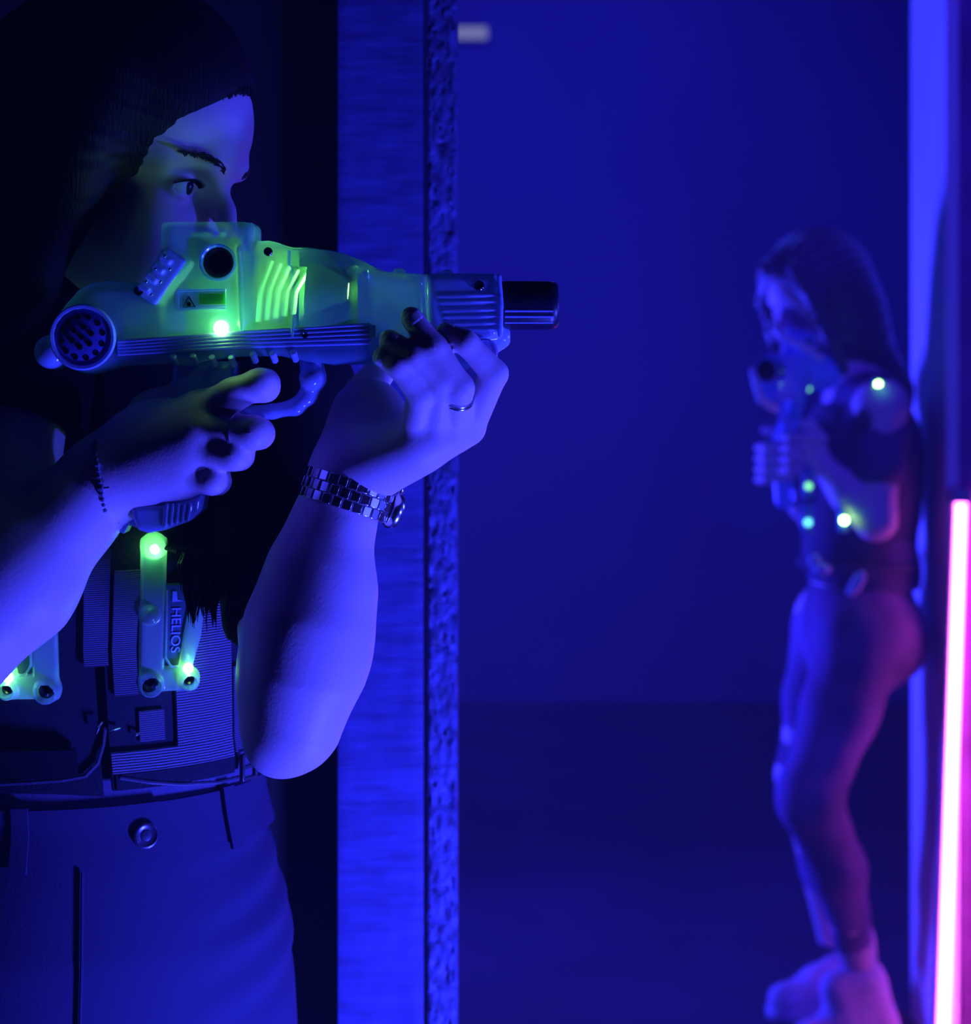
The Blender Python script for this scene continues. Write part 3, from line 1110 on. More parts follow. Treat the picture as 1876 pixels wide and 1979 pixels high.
# sight lens, label, chip
ln = MB().lathe(G3(423, 508, YF - .003), UY, [(.0112, -.002), (.0132, 0), (.0134, .0022), (.0122, .0030), (.0112, .0020)], 40).build('sight_ring', M['clear'], gun)
MB().lathe(G3(423, 508, YF + .0015), UY, [(0, -.003), (.0114, -.003), (.0114, .0005), (.009, .0016), (.005, .0024), (0, .0027)], 40).build('sight_lens', M['lens'], ln)
lb = MB()
lb.box(G3(391, 581, YF - .0015), (.0330, .0008, .0128))
lbl = lb.build('label_plate', M['clearrib'], gun, bevel=.0003)
fr = MB()
q = [G3(346, 563, YF - .0042), G3(438, 560, YF - .0042), G3(438, 594, YF - .0042), G3(347, 600, YF - .0042)]
fr.tube(q + [q[0]], .0008, 8)
fr.build('label_frame', M['clear'], lbl)
MB().box(G3(412, 578, YF - .0024), (.0192, .0010, .0080)).build('label_chip', mat_clear('chip_green', (.35, 1.0, .25), .1, .15), lbl, bevel=.0003)
tri = MB()
tq = [G3(365, 573, YF - .0024), G3(378, 593, YF - .0024), G3(356, 594, YF - .0024)]
tri.tube(tq + [tq[0]], .0006, 6)
tri.lathe(G3(366, 588, YF - .0024), UY, [(0, 0), (.0017, 0), (.0015, .0006), (0, .0008)], 12)
tri.build('warning_triangle', M['lens'], lbl)

tr_ = MB()
for k in range(3):
    tr_.box(G3(387, 448 + 4 * k, YG - .012 - .006 * k), (.0150, .0042, .0012))
    tr_.box(G3(427, 449 + 4 * k, YG - .012 - .006 * k), (.0050, .0042, .0012))
tr_.build('sight_glint_ribs', M['clear2'], gun, bevel=.0004)  # clear ribs added to give the bright highlight lines on the top edge
# screws and the little domes on top
for x, y, r in ((519, 487, .0032), (270, 562, .0036), (926, 552, .0036), (590, 648, .0022)):
    MB().lathe(G3(x, y, YF - (.003 if x < 600 else -.001)), UY, [(0, -.002), (r, -.002), (r, .0008), (r * .8, .0014), (r * .4, .0006), (0, .0006)], 18).build('screw', M['lens'], gun)
for x, y in ((680, 518), (768, 524), (862, 527)):
    MB().lathe(G3(x, y + 4, YG), (0, 0, 1), [(.0050, -.002), (.0050, .0012), (.0042, .0034), (.0024, .0046), (0, .0049)], 20).build('top_dome', M['clear'], gun)

# trigger guard, trigger, grip and grip base
F = Field(G3(400, 840, YG - .03), G3(660, 680, YG + .03), .0012)
gpts = [G3(596, 700, YG), G3(600, 735, YG), G3(588, 768, YG), G3(566, 788, YG), G3(520, 797, YG), G3(470, 798, YG), G3(425, 800, YG)]
for dy in (-.006, 0, .006):
    F.chain([p + [0, dy, 0] for p in gpts], [.0085, .0075, .0062, .0060, .0052, .0048, .0048], k=.003)
F.cap(G3(598, 730, YG - .012), G3(598, 730, YG + .012), .0088, .0088, k=.003)
gd = field_obj(F, 'trigger_guard', M['clearrib'], gun, 1)
MB().lathe(G3(598, 730, YG - .012), UY, [(.0064, 0), (.0070, .0012), (.0060, .0020), (.0050, .0008), (0, .0008)], 24).build('guard_screw', M['lens'], gd)
tp = MB()
tp.tube([G3(575, 770, YG - .009), G3(602, 752, YG - .009)], .0016, 8)
tp.tube([G3(558, 795, YG - .009), G3(580, 778, YG - .009)], .0016, 8)
tp.build('guard_ridge', M['clear'], gd)
MB().tube([G3(470, 695, YG), G3(482, 725, YG), G3(478, 748, YG), G3(490, 765, YG)], [.006, .0055, .005, .004], 12).build('trigger', M['lens'], gun)
F = Field(G3(220, 1060, YG - .04), G3(460, 680, YG + .04), .0016)
F.poly_y(GP((330, 698), (452, 698), (440, 800), (418, 880), (392, 950), (380, 985), (262, 985), (285, 900), (318, 800)), YG, .019, .008)
field_obj(F, 'grip', M['clear'], gun, 1)
F = Field(G3(170, 1070, YG - .04), G3(420, 930, YG + .04), .0012)
F.poly_y(GP((248, 975), (310, 975), (388, 958), (384, 990), (366, 1008), (318, 1026), (285, 1032), (264, 1026), (254, 1005)), YG, .022, .005)
for k in range(5):
    F.cap(G3(322 + 11 * k, 975, YG - .0225), G3(318 + 11 * k, 1018 - 3 * k, YG - .0225), .0014, .0014, k=.001)
gb = field_obj(F, 'grip_base', M['clearrib'], gun, 1)
for k in range(3):
    MB().box(G3(250 - 24 * k, 1008 + 12 * k, YG + .004), (.0082, .020, .0100), np.array([[.89, 0, .45], [0, 1, 0], [-.45, 0, .89]])).build('base_tooth', M['clearrib'], gb, bevel=.001)

# green lamp on the side and the one inside the reflector
def glow(name, loc, power, color, parent, r=.004):
    d = bpy.data.lights.new(name, 'POINT')
    d.energy, d.color, d.shadow_soft_size = power, color, r
    o = bpy.data.objects.new(name, d)
    COL.objects.link(o)
    o.location = [float(v) for v in loc]
    o.parent = parent
    o.matrix_parent_inverse = WM(parent).inverted()
    return o


GREEN = (.10, 1.0, .32)
MB().lathe(G3(428, 634, YF - .003), UY, [(0, -.003), (.0050, -.003), (.0052, 0), (.0040, .0022), (.0020, .0032), (0, .0034)], 24).build('side_lamp', M['led'], gun)
glow('side_lamp_light', G3(428, 634, YF - .014), .004, GREEN, gun)
glow('side_lamp_inner', G3(428, 612, YG - .004), .042, GREEN, gun)
MB().lathe(G3(655, 560, YG), (-1, 0, .08), [(0, 0), (.003, 0), (.003, .004), (.0015, .0055), (0, .006)], 16).build('reflector_lamp', M['led'], shell)
glow('reflector_light', G3(630, 550, YG - .004), .26, (.30, 1.0, .18), gun)
# ------------------------------------------------------------------ vest with its lamp modules
vest = empty('tag_vest', (-0.335, 1.5, 1.08), 'black webbed tag vest with two green-lit modules, worn by the near player', 'vest')
OV = .012


def hem(p):
    return 1.038 - .006 * math.cos(p) + (.012 if abs(p) > .8 else 0)


zc, pc = torso_at(203, 1440, OV + .01)      # opening between the two front panels
right_half = cloth((lambda p: hem(p) - .004 * math.exp(-((p - pc) / .2) ** 2), lambda p: 1.375), OV, .006, 'front_panel', M['vest'], vest, 50, -2.6, pc - .03)
left_half = cloth((lambda p: hem(p), lambda p: 1.375), OV + .002, .007, 'front_panel', M['vest'], vest, 50, pc + .015, 2.2)
back = cloth((lambda p: hem(p), lambda p: 1.375), OV, .006, 'back_panel', M['vest'], vest, 30, 2.18, 2 * math.pi - 2.58)


def weave(nm, base, sc, bump):
    """ribbed webbing: fine ridges across the strap"""
    m = mat(nm, base, .7, .3)
    nt = m.node_tree
    tc = nt.nodes.new('ShaderNodeTexCoord')
    wv = nt.nodes.new('ShaderNodeTexWave')
    wv.bands_direction = 'Z'
    wv.inputs['Scale'].default_value = sc
    wv.inputs['Distortion'].default_value = 1.2
    wv.inputs['Detail'].default_value = 2
    nt.links.new(tc.outputs['Object'], wv.inputs['Vector'])
    bp = nt.nodes.new('ShaderNodeBump')
    bp.inputs['Strength'].default_value = bump
    bp.inputs['Distance'].default_value = .003
    nt.links.new(wv.outputs['Fac'], bp.inputs['Height'])
    nt.links.new(bp.outputs['Normal'], nt.nodes['Principled BSDF'].inputs['Normal'])
    return m


M['web'] = weave('ribbed_webbing', (.20, .16, .26), 150, 1.0)
M['web2'] = weave('narrow_webbing', (.09, .07, .14), 190, .5)


def px_strap(name, x0, x1, y0, y1, off, th, mtl, parent, n=10):
    z0, p0 = torso_at(x0, (y0 + y1) / 2, off)
    z1, p1 = torso_at(x1, (y0 + y1) / 2, off)
    yy = torso_pt(z0, (p0 + p1) / 2, off)[0][1]
    zt, zb_ = CAMZ - (y0 - HY) / FPX * yy, CAMZ - (y1 - HY) / FPX * yy
    return cloth((zb_, zt), off, th, name, mtl, parent, n, p0, p1, dz=.006)


px_strap('strap', 158, 206, 1060, 1290, OV + .008, .003, M['web2'], right_half)
px_strap('strap', 214, 262, 1100, 1345, OV + .0105, .003, M['web2'], left_half)
px_strap('webbing_panel', 336, 440, 1150, 1432, OV + .010, .003, M['web'], left_half, 14)
px_strap('strap', 268, 316, 1372, 1432, OV + .010, .002, M['web2'], left_half)
px_strap('hem_band', 214, 446, 1440, 1480, OV + .010, .003, M['web'], left_half, 16)
px_strap('pocket_flap', 226, 452, 1482, 1512, OV + .009, .002, M['vest'], left_half, 16)
# stitched piping along the lower edges
def piping(name, pts, off, r, parent, mtl):
    q = []
    for x, y in pts:
        z, p = torso_at(x, y, off)
        q.append(torso_pt(z, p, off)[0])
    q2 = []
    for i in range(len(q) - 1):
        for t in np.linspace(0, 1, 12, endpoint=False):
            q2.append(q[i] * (1 - t) + q[i + 1] * t)
    rr = [r * (1 + .25 * (i % 2)) for i in range(len(q2))]
    return MB().tube(q2, rr, 8).build(name, mtl, parent)


M['pipe'] = mat('stitched_piping', (.05, .04, .08), .5, .5)
piping('hem_piping', [(228, 1503), (290, 1512), (350, 1516), (420, 1512), (470, 1500)], OV + .011, .0015, left_half, M['pipe'])
piping('hem_piping', [(204, 1405), (202, 1440), (190, 1475), (165, 1500), (120, 1508), (60, 1512), (-10, 1516)], OV + .009, .0014, right_half, M['pipe'])
M['gloss'] = mat('glossy_pouch', (.012, .012, .02), .22, .6)
pz = px_strap('pouch', -40, 150, 1448, 1500, OV + .009, .008, M['gloss'], right_half, 14)
# small hooks between the halves
for (xa, ya, xb, yb) in ((186, 1418, 200, 1396), (212, 1417, 232, 1408), (256, 1424, 272, 1417)):
    za, pa = torso_at(xa, ya, OV + .012)
    zb2, pb2 = torso_at(xb, yb, OV + .012)
    a, b = torso_pt(za, pa, OV + .012)[0], torso_pt(zb2, pb2, OV + .012)[0]
    MB().tube([a, (a + b) / 2 + [0, -.003, .001], b], [.0011, .0014, .0010], 10).build('hook', M['steel'], left_half)
# side strap and buckle at her left hip
px_strap('side_strap', 446, 470, 1285, 1450, OV + .010, .003, M['web2'], left_half, 8)
bz, bp_ = torso_at(478, 1480, OV + .012)
bc, bn = torso_pt(bz, bp_, OV + .012)
bx = MB()
tx = np.cross([0, 0, 1.0], bn)
Rk = np.stack([tx, bn, [0, 0, 1.0]], 1)
for s in (-1, 1):
    bx.box(bc + Rk @ np.array([s * .0085, .002, 0]), (.003, .004, .022), Rk)
for s in (-1, 0, 1):
    bx.box(bc + Rk @ np.array([0, .002, s * .0095]), (.017, .004, .003), Rk)
bx.build('buckle', mat('black_buckle', (.05, .05, .07), .2, .6), left_half, bevel=.0006)


def module(name, px, py, flip, parent, text=True):
    """clear plastic lamp module: a slanted U with round bosses; outline in photo pixels about its middle"""
    off = OV + .0145
    z, p = torso_at(px, py, off)
    c, n = torso_pt(z, p, off)
    n = np.array([n[0] * .45, n[1], -.15])
    n /= np.linalg.norm(n)
    ux = np.cross(n, [0, 0, 1.0]) * -1
    ux = np.array([-n[1], n[0], 0]) / np.linalg.norm([n[0], n[1]])
    uz = np.cross(ux, -n) * 1.0
    if uz[2] < 0:
        uz = -uz
    R = np.stack([ux, -n, uz], 1)
    s = c[1] / FPX
    sg = -1 if flip else 1

    def L(x, y, h=0.0):                       # module pixels -> local
        return np.array([sg * (x - 325) * s * 1.03, -h, -(y - 1190) * s])
    F = Field((-.045, -.016, -.085), (.045, .012, .085), .0010)
    P2 = lambda *a: [tuple(L(*q)[[0, 2]]) for q in a]
    F.poly_y(P2((270, 1035), (318, 1035), (318, 1290), (345, 1290), (352, 1230), (366, 1150), (392, 1150), (386, 1230), (372, 1290), (372, 1340), (270, 1340)), 0, .0055, .0035)
    for (x, y, r, h) in ((292, 1322, 33, .0075), (364, 1317, 28, .0075), (287, 1182, 25, .0075), (294, 1048, 30, .0075)):
        F.cap(L(x, y) + [0, -.0005, 0], L(x, y) + [0, .0005, 0], r * s - .004, r * s - .004, k=.002)
        F.cap(L(x, y, .0), L(x, y, h), r * s * .86, r * s * .72, k=.002)
    for (x, y, r) in ((292, 1322, 18), (364, 1317, 13)):
        F.cap(L(x, y, .003), L(x, y, .02), r * s, r * s, op='sub')
    F.chain([L(319, 1135, .0055), L(319, 1270, .0055), L(330, 1288, .0055), L(352, 1290, .0055)], [.0011] * 4, k=.001)
    v, f = F.mesh(1)

    def wr(q):
        return c + (R @ np.asarray(q).T).T
    frame = link(name, mesh_np(name, wr(v), f), M['clear2'], parent)
    plate = MB().add([wr(L(*q)) for q in ((318, 1128, .001), (364, 1128, .001), (350, 1292, .001), (318, 1292, .001), (318, 1128, -.004), (364, 1128, -.004), (350, 1292, -.004), (318, 1292, -.004))],
                     [(0, 1, 2, 3), (7, 6, 5, 4), (0, 4, 5, 1), (1, 5, 6, 2), (2, 6, 7, 3), (3, 7, 4, 0)]).build('inset_plate', mat('inset_plate', (.05, .09, .14), .35, .5), frame, smooth=False)
    for (x, y, r) in ((292, 1322, 15), (364, 1317, 11), (287, 1182, 8)):
        MB().lathe(wr(L(x, y, .004)), n, [(0, -.003), (r * s, -.003), (r * s, .0008), (r * s * .8, .0012), (r * s * .45, -.0006), (0, -.0006)], 20).build('screw', M['lens'], frame)
    if text:
        cu = bpy.data.curves.new('lettering', 'FONT')
        cu.body = 'HELIOS'
        cu.size = 19 * s * 1.35
        cu.extrude = .0004
        cu.space_character = 1.0
        cu.align_x = 'LEFT'
        tmp = bpy.data.objects.new('tmp', cu)
        COL.objects.link(tmp)
        bpy.context.view_layer.update()
        dg = bpy.context.evaluated_depsgraph_get()
        me = bpy.data.meshes.new_from_object(tmp.evaluated_get(dg))
        bpy.data.objects.remove(tmp)
        me.name = 'lettering'
        co = np.zeros(len(me.vertices) * 3, dtype=np.float32)
        me.vertices.foreach_get('co', co)
        co = co.reshape(-1, 3)
        wdt = co[:, 0].max() - co[:, 0].min()
        k = (1263 - 1174) * s / wdt
        x0, y0 = 330, 1174
        # letters run downwards, their tops to the right
        loc = np.stack([(x0 - 325) * s * 1.03 + co[:, 1] * 1.0, -(.0016 + co[:, 2]), -(y0 - 1190) * s - (co[:, 0] - co[:, 0].min()) * k], 1)
        me.vertices.foreach_set('co', wr(loc).astype(np.float32).ravel())
        me.update()
        link('lettering', me, mat('lettering', (.35, .35, .9), .4), frame)
        bar = MB().add([wr(L(*q)) for q in ((330, 1140, .0022), (338, 1140, .0022), (340, 1157, .0022), (352, 1160, .0022), (330, 1161, .0022))], [(0, 1, 2, 3, 4)])
        bar.build('lettering', bpy.data.materials['lettering'], frame, smooth=False)
    for (x, y, pw) in ((294, 1052, .010), (362, 1293, .006)):
        q = wr(L(x, y, .0068))
        MB().lathe(q, n, [(0, -.002), (.0036, -.002), (.0036, .0005), (.002, .0014), (0, .0016)], 16).build('module_lamp', M['led'], frame)
        glow('module_light', wr(L(x, y, .013)), pw, GREEN, frame)
        glow('module_light', wr(L(x - 4, y + 8, .001)), pw * .5, GREEN, frame, .002)
    return frame


module('lamp_module', 325, 1190, False, vest)
module('lamp_module', 52, 1205, True, vest, False)
# ------------------------------------------------------------------ far player leaning on the partition
YB0 = 3.62


def B(px, py, dy=0.0):
    return W(px, py, YB0 + dy)


far = empty('person', W(1650, 1979, 3.70) * [1, 1, 0],
            'person in ripped jeans and pale shoes leaning back on the right partition, aiming a blaster', 'person')
M['jeans'] = mat('faded_denim', (.24, .13, .30), .9, .1, bump=(120, .3), var=(9, .35))
M['shoe'] = mat('pale_canvas', (.72, .55, .75), .85, .2, bump=(200, .2), var=(14, .18))
M['top'] = mat('dark_top', (.14, .09, .20), .9, .1, bump=(60, .3))
M['hairf'] = mat('brown_hair', (.10, .06, .12), .4, .4, bump=(40, .5, (6, 6, .7)))

ff = np.array([-.80, -.50, -.26])
ff /= np.linalg.norm(ff)
fl = np.cross([0, 0, 1.0], ff)
fl /= np.linalg.norm(fl)
fu = np.cross(ff, fl)
FR = np.stack([ff, fl, fu], 1)
FO = B(1528, 600, -.06)


def FH(x, y, z):
    return FO + FR @ np.array([x, y, z])


pel = B(1655, 1190)
shL, shR = B(1702, 785, -.13), B(1640, 775, .14)
elL, haL = B(1692, 1005, -.15), B(1568, 878, -.10)
elR, haR = B(1590, 1020, .10), B(1505, 892, -.02)
hipL, knL, anL = B(1668, 1200, -.06), B(1563, 1540, -.12), B(1655, 1840, -.02)
hipR, knR, anR = B(1605, 1195, .09), B(1552, 1500, .12), B(1622, 1860, .18)

F = Field(B(1420, 1990, -.32) , B(1800, 420, .42), .0036)
F.ell(FH(-.075, 0, .038), (.096, .074, .082), FR)
F.ell(FH(-.034, 0, .040), (.060, .062, .062), FR, k=.02)
F.ell(FH(-.030, 0, -.045), (.052, .054, .068), FR, k=.02)
F.ball(FH(-.002, 0, -.102), .020, k=.02)
F.cap(FH(.012, -.03, .020), FH(.012, .03, .020), .012, .012, k=.012)
F.chain([FH(.016, 0, .008), FH(.030, 0, -.022), FH(.042, 0, -.044)], [.008, .008, .010], k=.01)
for s in (-1, 1):
    F.ball(FH(-.010, s * .038, -.036), .026, k=.02)
    F.ell(FH(.020, s * .033, .0), (.014, .017, .011), FR, k=.01, op='sub')
    F.ball(FH(.000, s * .032, 0), .0138, k=.004)
    F.ell(FH(-.088, s * .072, -.012), (.018, .008, .030), FR, k=.006)
F.cap(FH(.020, -.018, -.072), FH(.020, .018, -.072), .008, .008, k=.008)
F.cap(FH(.018, -.015, -.081), FH(.018, .015, -.081), .008, .008, k=.008)
nb = B(1668, 770, .01)
F.cap(FH(-.085, 0, -.07), nb, .050, .060, k=.03)
F.chain([nb + [0, 0, -.02], shL], [.055, .050], k=.04)
F.chain([nb + [0, 0, -.02], shR], [.055, .050], k=.04)
chest = B(1668, 880, .0)
F.ell(chest, (.088, .135, .17), rotz(-.25), k=.03)
F.cap(chest, pel, .085, .095, k=.05)
F.chain([shL, elL], [.047, .036], k=.02)
F.chain([elL, elL * .6 + haL * .4, haL + (elL - haL) * .12], [.036, .036, .024], k=.02)
F.chain([shR, elR], [.046, .036], k=.02)
F.chain([elR, elR * .6 + haR * .4, haR + (elR - haR) * .15], [.036, .034, .024], k=.02)
# hands: right fist on the grip, left hand wrapped round it from the near side
F.ell(haR + [.004, .0, 0], (.030, .022, .042), k=.015)
F.ell(haL + [.0, .0, 0], (.034, .020, .036), k=.015)
for k in range(4):
    z = .030 - .021 * k
    a = haR + [-.012, -.018, z]
    F.chain([haR + [.016, -.020, z + .004], a + [-.016, -.010, 0], a + [-.028, .012, -.002], a + [-.010, .026, -.004]], [.0095, .0098, .0092, .0085], k=.003)
    b = haL + [0, -.014, z - .002]
    F.chain([haL + [.022, -.012, z], b + [-.018, -.012, .004], b + [-.044, -.004, .006], b + [-.056, .014, .004]], [.0100, .0098, .0090, .0082], k=.003)
F.chain([haR + [.02, .0, .03], haR + [.0, .012, .055], haR + [-.025, .010, .062]], [.014, .011, .009], k=.008)
F.chain([haL + [.02, .01, .03], haL + [-.002, .004, .055], haL + [-.03, .0, .06]], [.014, .011, .009], k=.008)
F.chain([hipL, knL, anL + (knL - anL) * .08], [.075, .052, .034], k=.03)
F.chain([hipR, knR, anR + (knR - anR) * .08], [.075, .052, .034], k=.03)
heL, toL = B(1682, 1940, -.02), B(1588, 1960, -.06)
heR, toR = B(1640, 1915, .19), B(1540, 1925, .16)
for an, he, to in ((anL, heL, toL), (anR, heR, toR)):
    he[2], to[2] = .048, .040
    F.chain([an + [0, 0, .03], an, he], [.034, .033, .030], k=.02)
    F.chain([he, to], [.030, .024], k=.02)
field_obj(F, 'body', M['skin'], far, 1)
for s in (-1, 1):
    g = ff * .9 + np.array([0, -.1, .05])
    g /= np.linalg.norm(g)
    e = MB().lathe(FH(.000, s * .032, 0), g, [(0, -.0128)] + [(.0128 * math.cos(t), .0128 * math.sin(t)) for t in np.linspace(-1.4, 1.4, 10)] + [(0, .0128)], 14).build('eye', M['eye'], far)

# hair: parted cap with long side locks falling forward
F = Field(B(1420, 960, -.30), B(1800, 420, .34), .004)
F.ell(FH(-.082, 0, .046), (.114, .094, .098), FR)
F.ell(FH(-.110, 0, -.03), (.088, .096, .12), FR, k=.04)
F.ell(FH(.040, .0, -.035), (.062, .066, .104), FR, k=.012, op='sub')
for s in (-1, 1):
    F.chain([FH(.004, s * .045, .085), FH(-.004, s * .072, .02), FH(-.016, s * .080, -.06), FH(-.03, s * .082, -.13)], [.016, .018, .016, .010], k=.015)
F.chain([FH(-.13, 0, -.05), B(1700, 760, .05), B(1715, 850, .06)], [.08, .06, .03], k=.04)
v, f = F.mesh(1)
q = (v - FO) @ FR
ang = np.arctan2(q[:, 2] - .03, q[:, 1])
dd = v - FH(-.08, 0, 0)
v = v + dd / np.linalg.norm(dd, axis=1)[:, None] * (np.sin(ang * 30) * .0016)[:, None]
link('hair', mesh_np('hair', v, f), M['hairf'], far)

# jeans
F = Field(B(1440, 1960, -.34), B(1800, 1080, .42), .0045)
F.ell(pel + [0, 0, -.02], (.098, .160, .13), rotz(-.3))
F.cap(pel + [0, 0, -.03], pel + [.01, 0, .075], .095, .092, k=.05)
mL, mR = hipL * .5 + knL * .5, hipR * .5 + knR * .5
F.chain([hipL + [0, 0, -.02], mL + [.008, 0, 0], knL, knL * .55 + anL * .45 + [.012, 0, 0], anL + (knL - anL) * .06], [.086, .071, .060, .052, .039], k=.03)
F.chain([hipR + [0, 0, -.02], mR, knR, knR * .55 + anR * .45 + [.012, 0, 0], anR + (knR - anR) * .06], [.080, .064, .052, .050, .039], k=.03)
F.ball(pel + [.055, -.03, -.045], .080, k=.05)
# rips at the thigh and knee
for c_, r_ in ((B(1560, 1480, -.20), .011), (B(1570, 1590, -.21), .011), (B(1650, 1800, -.06), .010)):
    F.ell(c_, (r_ * 1.6, .03, r_ * .6), k=.004, op='sub')
F.plane(anL + (knL - anL) * .06, anL - knL)
v, f = F.mesh(2)
t = np.sin(v[:, 2] * 60 + v[:, 0] * 25) * np.exp(-((v[:, 2] - knL[2]) / .07) ** 2) + np.sin(v[:, 2] * 75 + v[:, 0] * 40) * np.exp(-((v[:, 2] - anL[2] - .05) / .06) ** 2)
v[:, 0] += .003 * t
v[:, 1] += .003 * t
link('jeans', mesh_np('jeans', v, f), M['jeans'], far)

# top with short sleeves
F = Field(B(1480, 1180, -.32), B(1800, 700, .36), .0045)
F.ell(chest + [.004, 0, .0], (.096, .145, .185), rotz(-.25))
F.cap(chest, pel + [.012, 0, .06], .104, .112, k=.05)
F.chain([shL + [.0, .03, 0], shL * .5 + elL * .5], [.060, .056], k=.02)
F.chain([shR + [.0, -.03, 0], shR * .5 + elR * .5], [.060, .056], k=.02)
F.plane(pel + [0, 0, .060], (-.12, 0, -1))
F.ball(nb + [-.02, 0, .05], .062, k=.01, op='sub')
v, f = F.mesh(1)
w = np.sin(v[:, 2] * 55 + v[:, 0] * 30 + v[:, 1] * 12) * .004
v[:, 0] += w
link('top', mesh_np('top', v, f), M['top'], far)

# shoes
for an, he, to, nm in ((anL, heL, toL, 1), (anR, heR, toR, 2)):
    sh = Field(np.minimum(he, to) - [.10, .10, .06], np.maximum(he, to) + [.10, .10, .16], .003)
    he2, to2 = he + [.008, 0, 0], to + [-.025, 0, -.004]
    sh.chain([he2, he2 * .5 + to2 * .5, to2], [.041, .043, .036], k=.02)
    sh.cap(he2 + [0, 0, .0], an * .6 + he2 * .4, .043, .046, k=.03)
    sh.cap(he2 * .6 + to2 * .4 + [0, 0, .02], an * .7 + to2 * .3 + [-.01, 0, -.02], .040, .036, k=.03)
    sh.cap(an + [-.004, 0, .05], an + [-.004, 0, .12], .040, .043, k=.01, op='sub')
    sh.plane([0, 0, .012], (0, 0, -1), k=.006)
    so = field_obj(sh, 'shoe', M['shoe'], far, 1)
    sl = Field(np.minimum(he, to) - [.10, .10, .06], np.maximum(he, to) + [.10, .10, .08], .003)
    sl.chain([he2 * [1, 1, 0] + [0, 0, .014], (he2 * .5 + to2 * .5) * [1, 1, 0] + [0, 0, .014], to2 * [1, 1, 0] + [0, 0, .014]], [.045, .047, .040], k=.02)
    sl.plane([0, 0, .026], (0, 0, 1), k=.004)
    sl.plane([0, 0, .001], (0, 0, -1), k=.004)
    field_obj(sl, 'sole', M['shoe'], so, 1)
    la = MB()
    d = to2 - he2
    d = d / np.linalg.norm(d)
    sd = np.cross(d, [0, 0, 1.0])
    for k in range(4):
        p = he2 * (.62 - .09 * k) + to2 * (.38 + .09 * k) + np.array([0, 0, .062 - .006 * k])
        la.tube([p + sd * .026 - [0, 0, .012], p + [0, 0, .002], p - sd * .026 - [0, 0, .012]], .003, 8)
    la.build('laces', M['shoe'], so)

# vest with lamps
M['vestf'] = mat('dark_vest', (.09, .06, .13), .8, .2, bump=(300, .3))
vest2 = empty('tag_vest', chest, 'dark tag vest with small green lamps on the far leaning player', 'vest')
F = Field(B(1480, 1180, -.32), B(1800, 700, .36), .0045)
F.ell(chest + [-.004, 0, -.01], (.108, .150, .18), rotz(-.25))
F.cap(chest, pel + [.004, 0, .10], .112, .112, k=.05)
F.plane(pel + [0, 0, .105], (0, 0, -1))
F.plane(chest + [0, 0, .10], (0, 0, 1))
F.ball(shL + [.0, -.02, -.02], .075, k=.02, op='sub')
F.ball(shR + [.0, .02, -.02], .075, k=.02, op='sub')
panel = field_obj(F, 'panel', M['vestf'], vest2, 1)
F = Field(B(1480, 1180, -.32), B(1800, 700, .36), .004)
F.chain([B(1640, 905, -.115), B(1668, 812, -.165), B(1705, 742, -.135), B(1735, 745, -.06)], [.014, .014, .014, .014], k=.01)
field_obj(F, 'shoulder_strap', M['vestf'], vest2, 1)
M['mod2'] = mat('dim_module', (.12, .2, .5), .3, .5)
for k, (px, py, dy, m, r) in enumerate(((1698, 743, -.165, 'led', .0052), (1563, 752, -.10, 'leddim', .0040), (1563, 940, -.15, 'leddim', .0062),
                                        (1562, 1010, -.15, 'ledc', .0066), (1632, 1006, -.165, 'led', .0062))):
    p = B(px, py, dy)
    mo = MB().box(p + [.0, .014, .006 if k else 0], (.020, .016, .060 if k > 1 else .022)).build('lamp_module', M['mod2'], vest2, bevel=.004)
    MB().lathe(p + [0, .004, 0], (0, -1, 0), [(0, -.004), (r, -.004), (r, .001), (r * .6, .003), (0, .0036)], 16).build('module_lamp', M[m], mo)
    if m == 'led':
        glow('module_light', p + [0, -.02, 0], .006, GREEN, mo)
F = Field(B(1500, 1200, -.34), B(1800, 1040, .36), .004)
F.ell(pel + [.004, 0, .105], (.122, .150, .020), rotz(-.25))
field_obj(F, 'belt', M['vestf'], vest2, 1)
bk = B(1655, 1128, -.185)
Rb2 = np.array([[.86, 0, .5], [0, 1, 0], [-.5, 0, .86]])
F = Field(bk - .06, bk + .06, .0025)
F.ell(bk, (.012, .008, .028), Rb2)
field_obj(F, 'buckle', mat('pale_buckle', (.6, .6, .8), .3, .5), vest2, 1)
F = Field(B(1585, 1098, -.16) - .05, B(1585, 1098, -.16) + .05, .0025)
F.ell(B(1590, 1100, -.16), (.016, .010, .012))
F.ell(B(1574, 1085, -.15), (.012, .010, .016), k=.004)
field_obj(F, 'clip', mat('pale_clip', (.5, .5, .75), .3, .5), vest2, 1)

# her blaster, seen almost down the barrel
A, Z = B(1480, 716, -.30), B(1605, 712, -.04)
ax = (Z - A) / np.linalg.norm(Z - A)
ay = np.cross([0, 0, 1.0], ax)
ay /= np.linalg.norm(ay)
az = np.cross(ax, ay)
GR = np.stack([ax, ay, az], 1)


def K(x, y, z):
    return A + GR @ np.array([x, y, z])


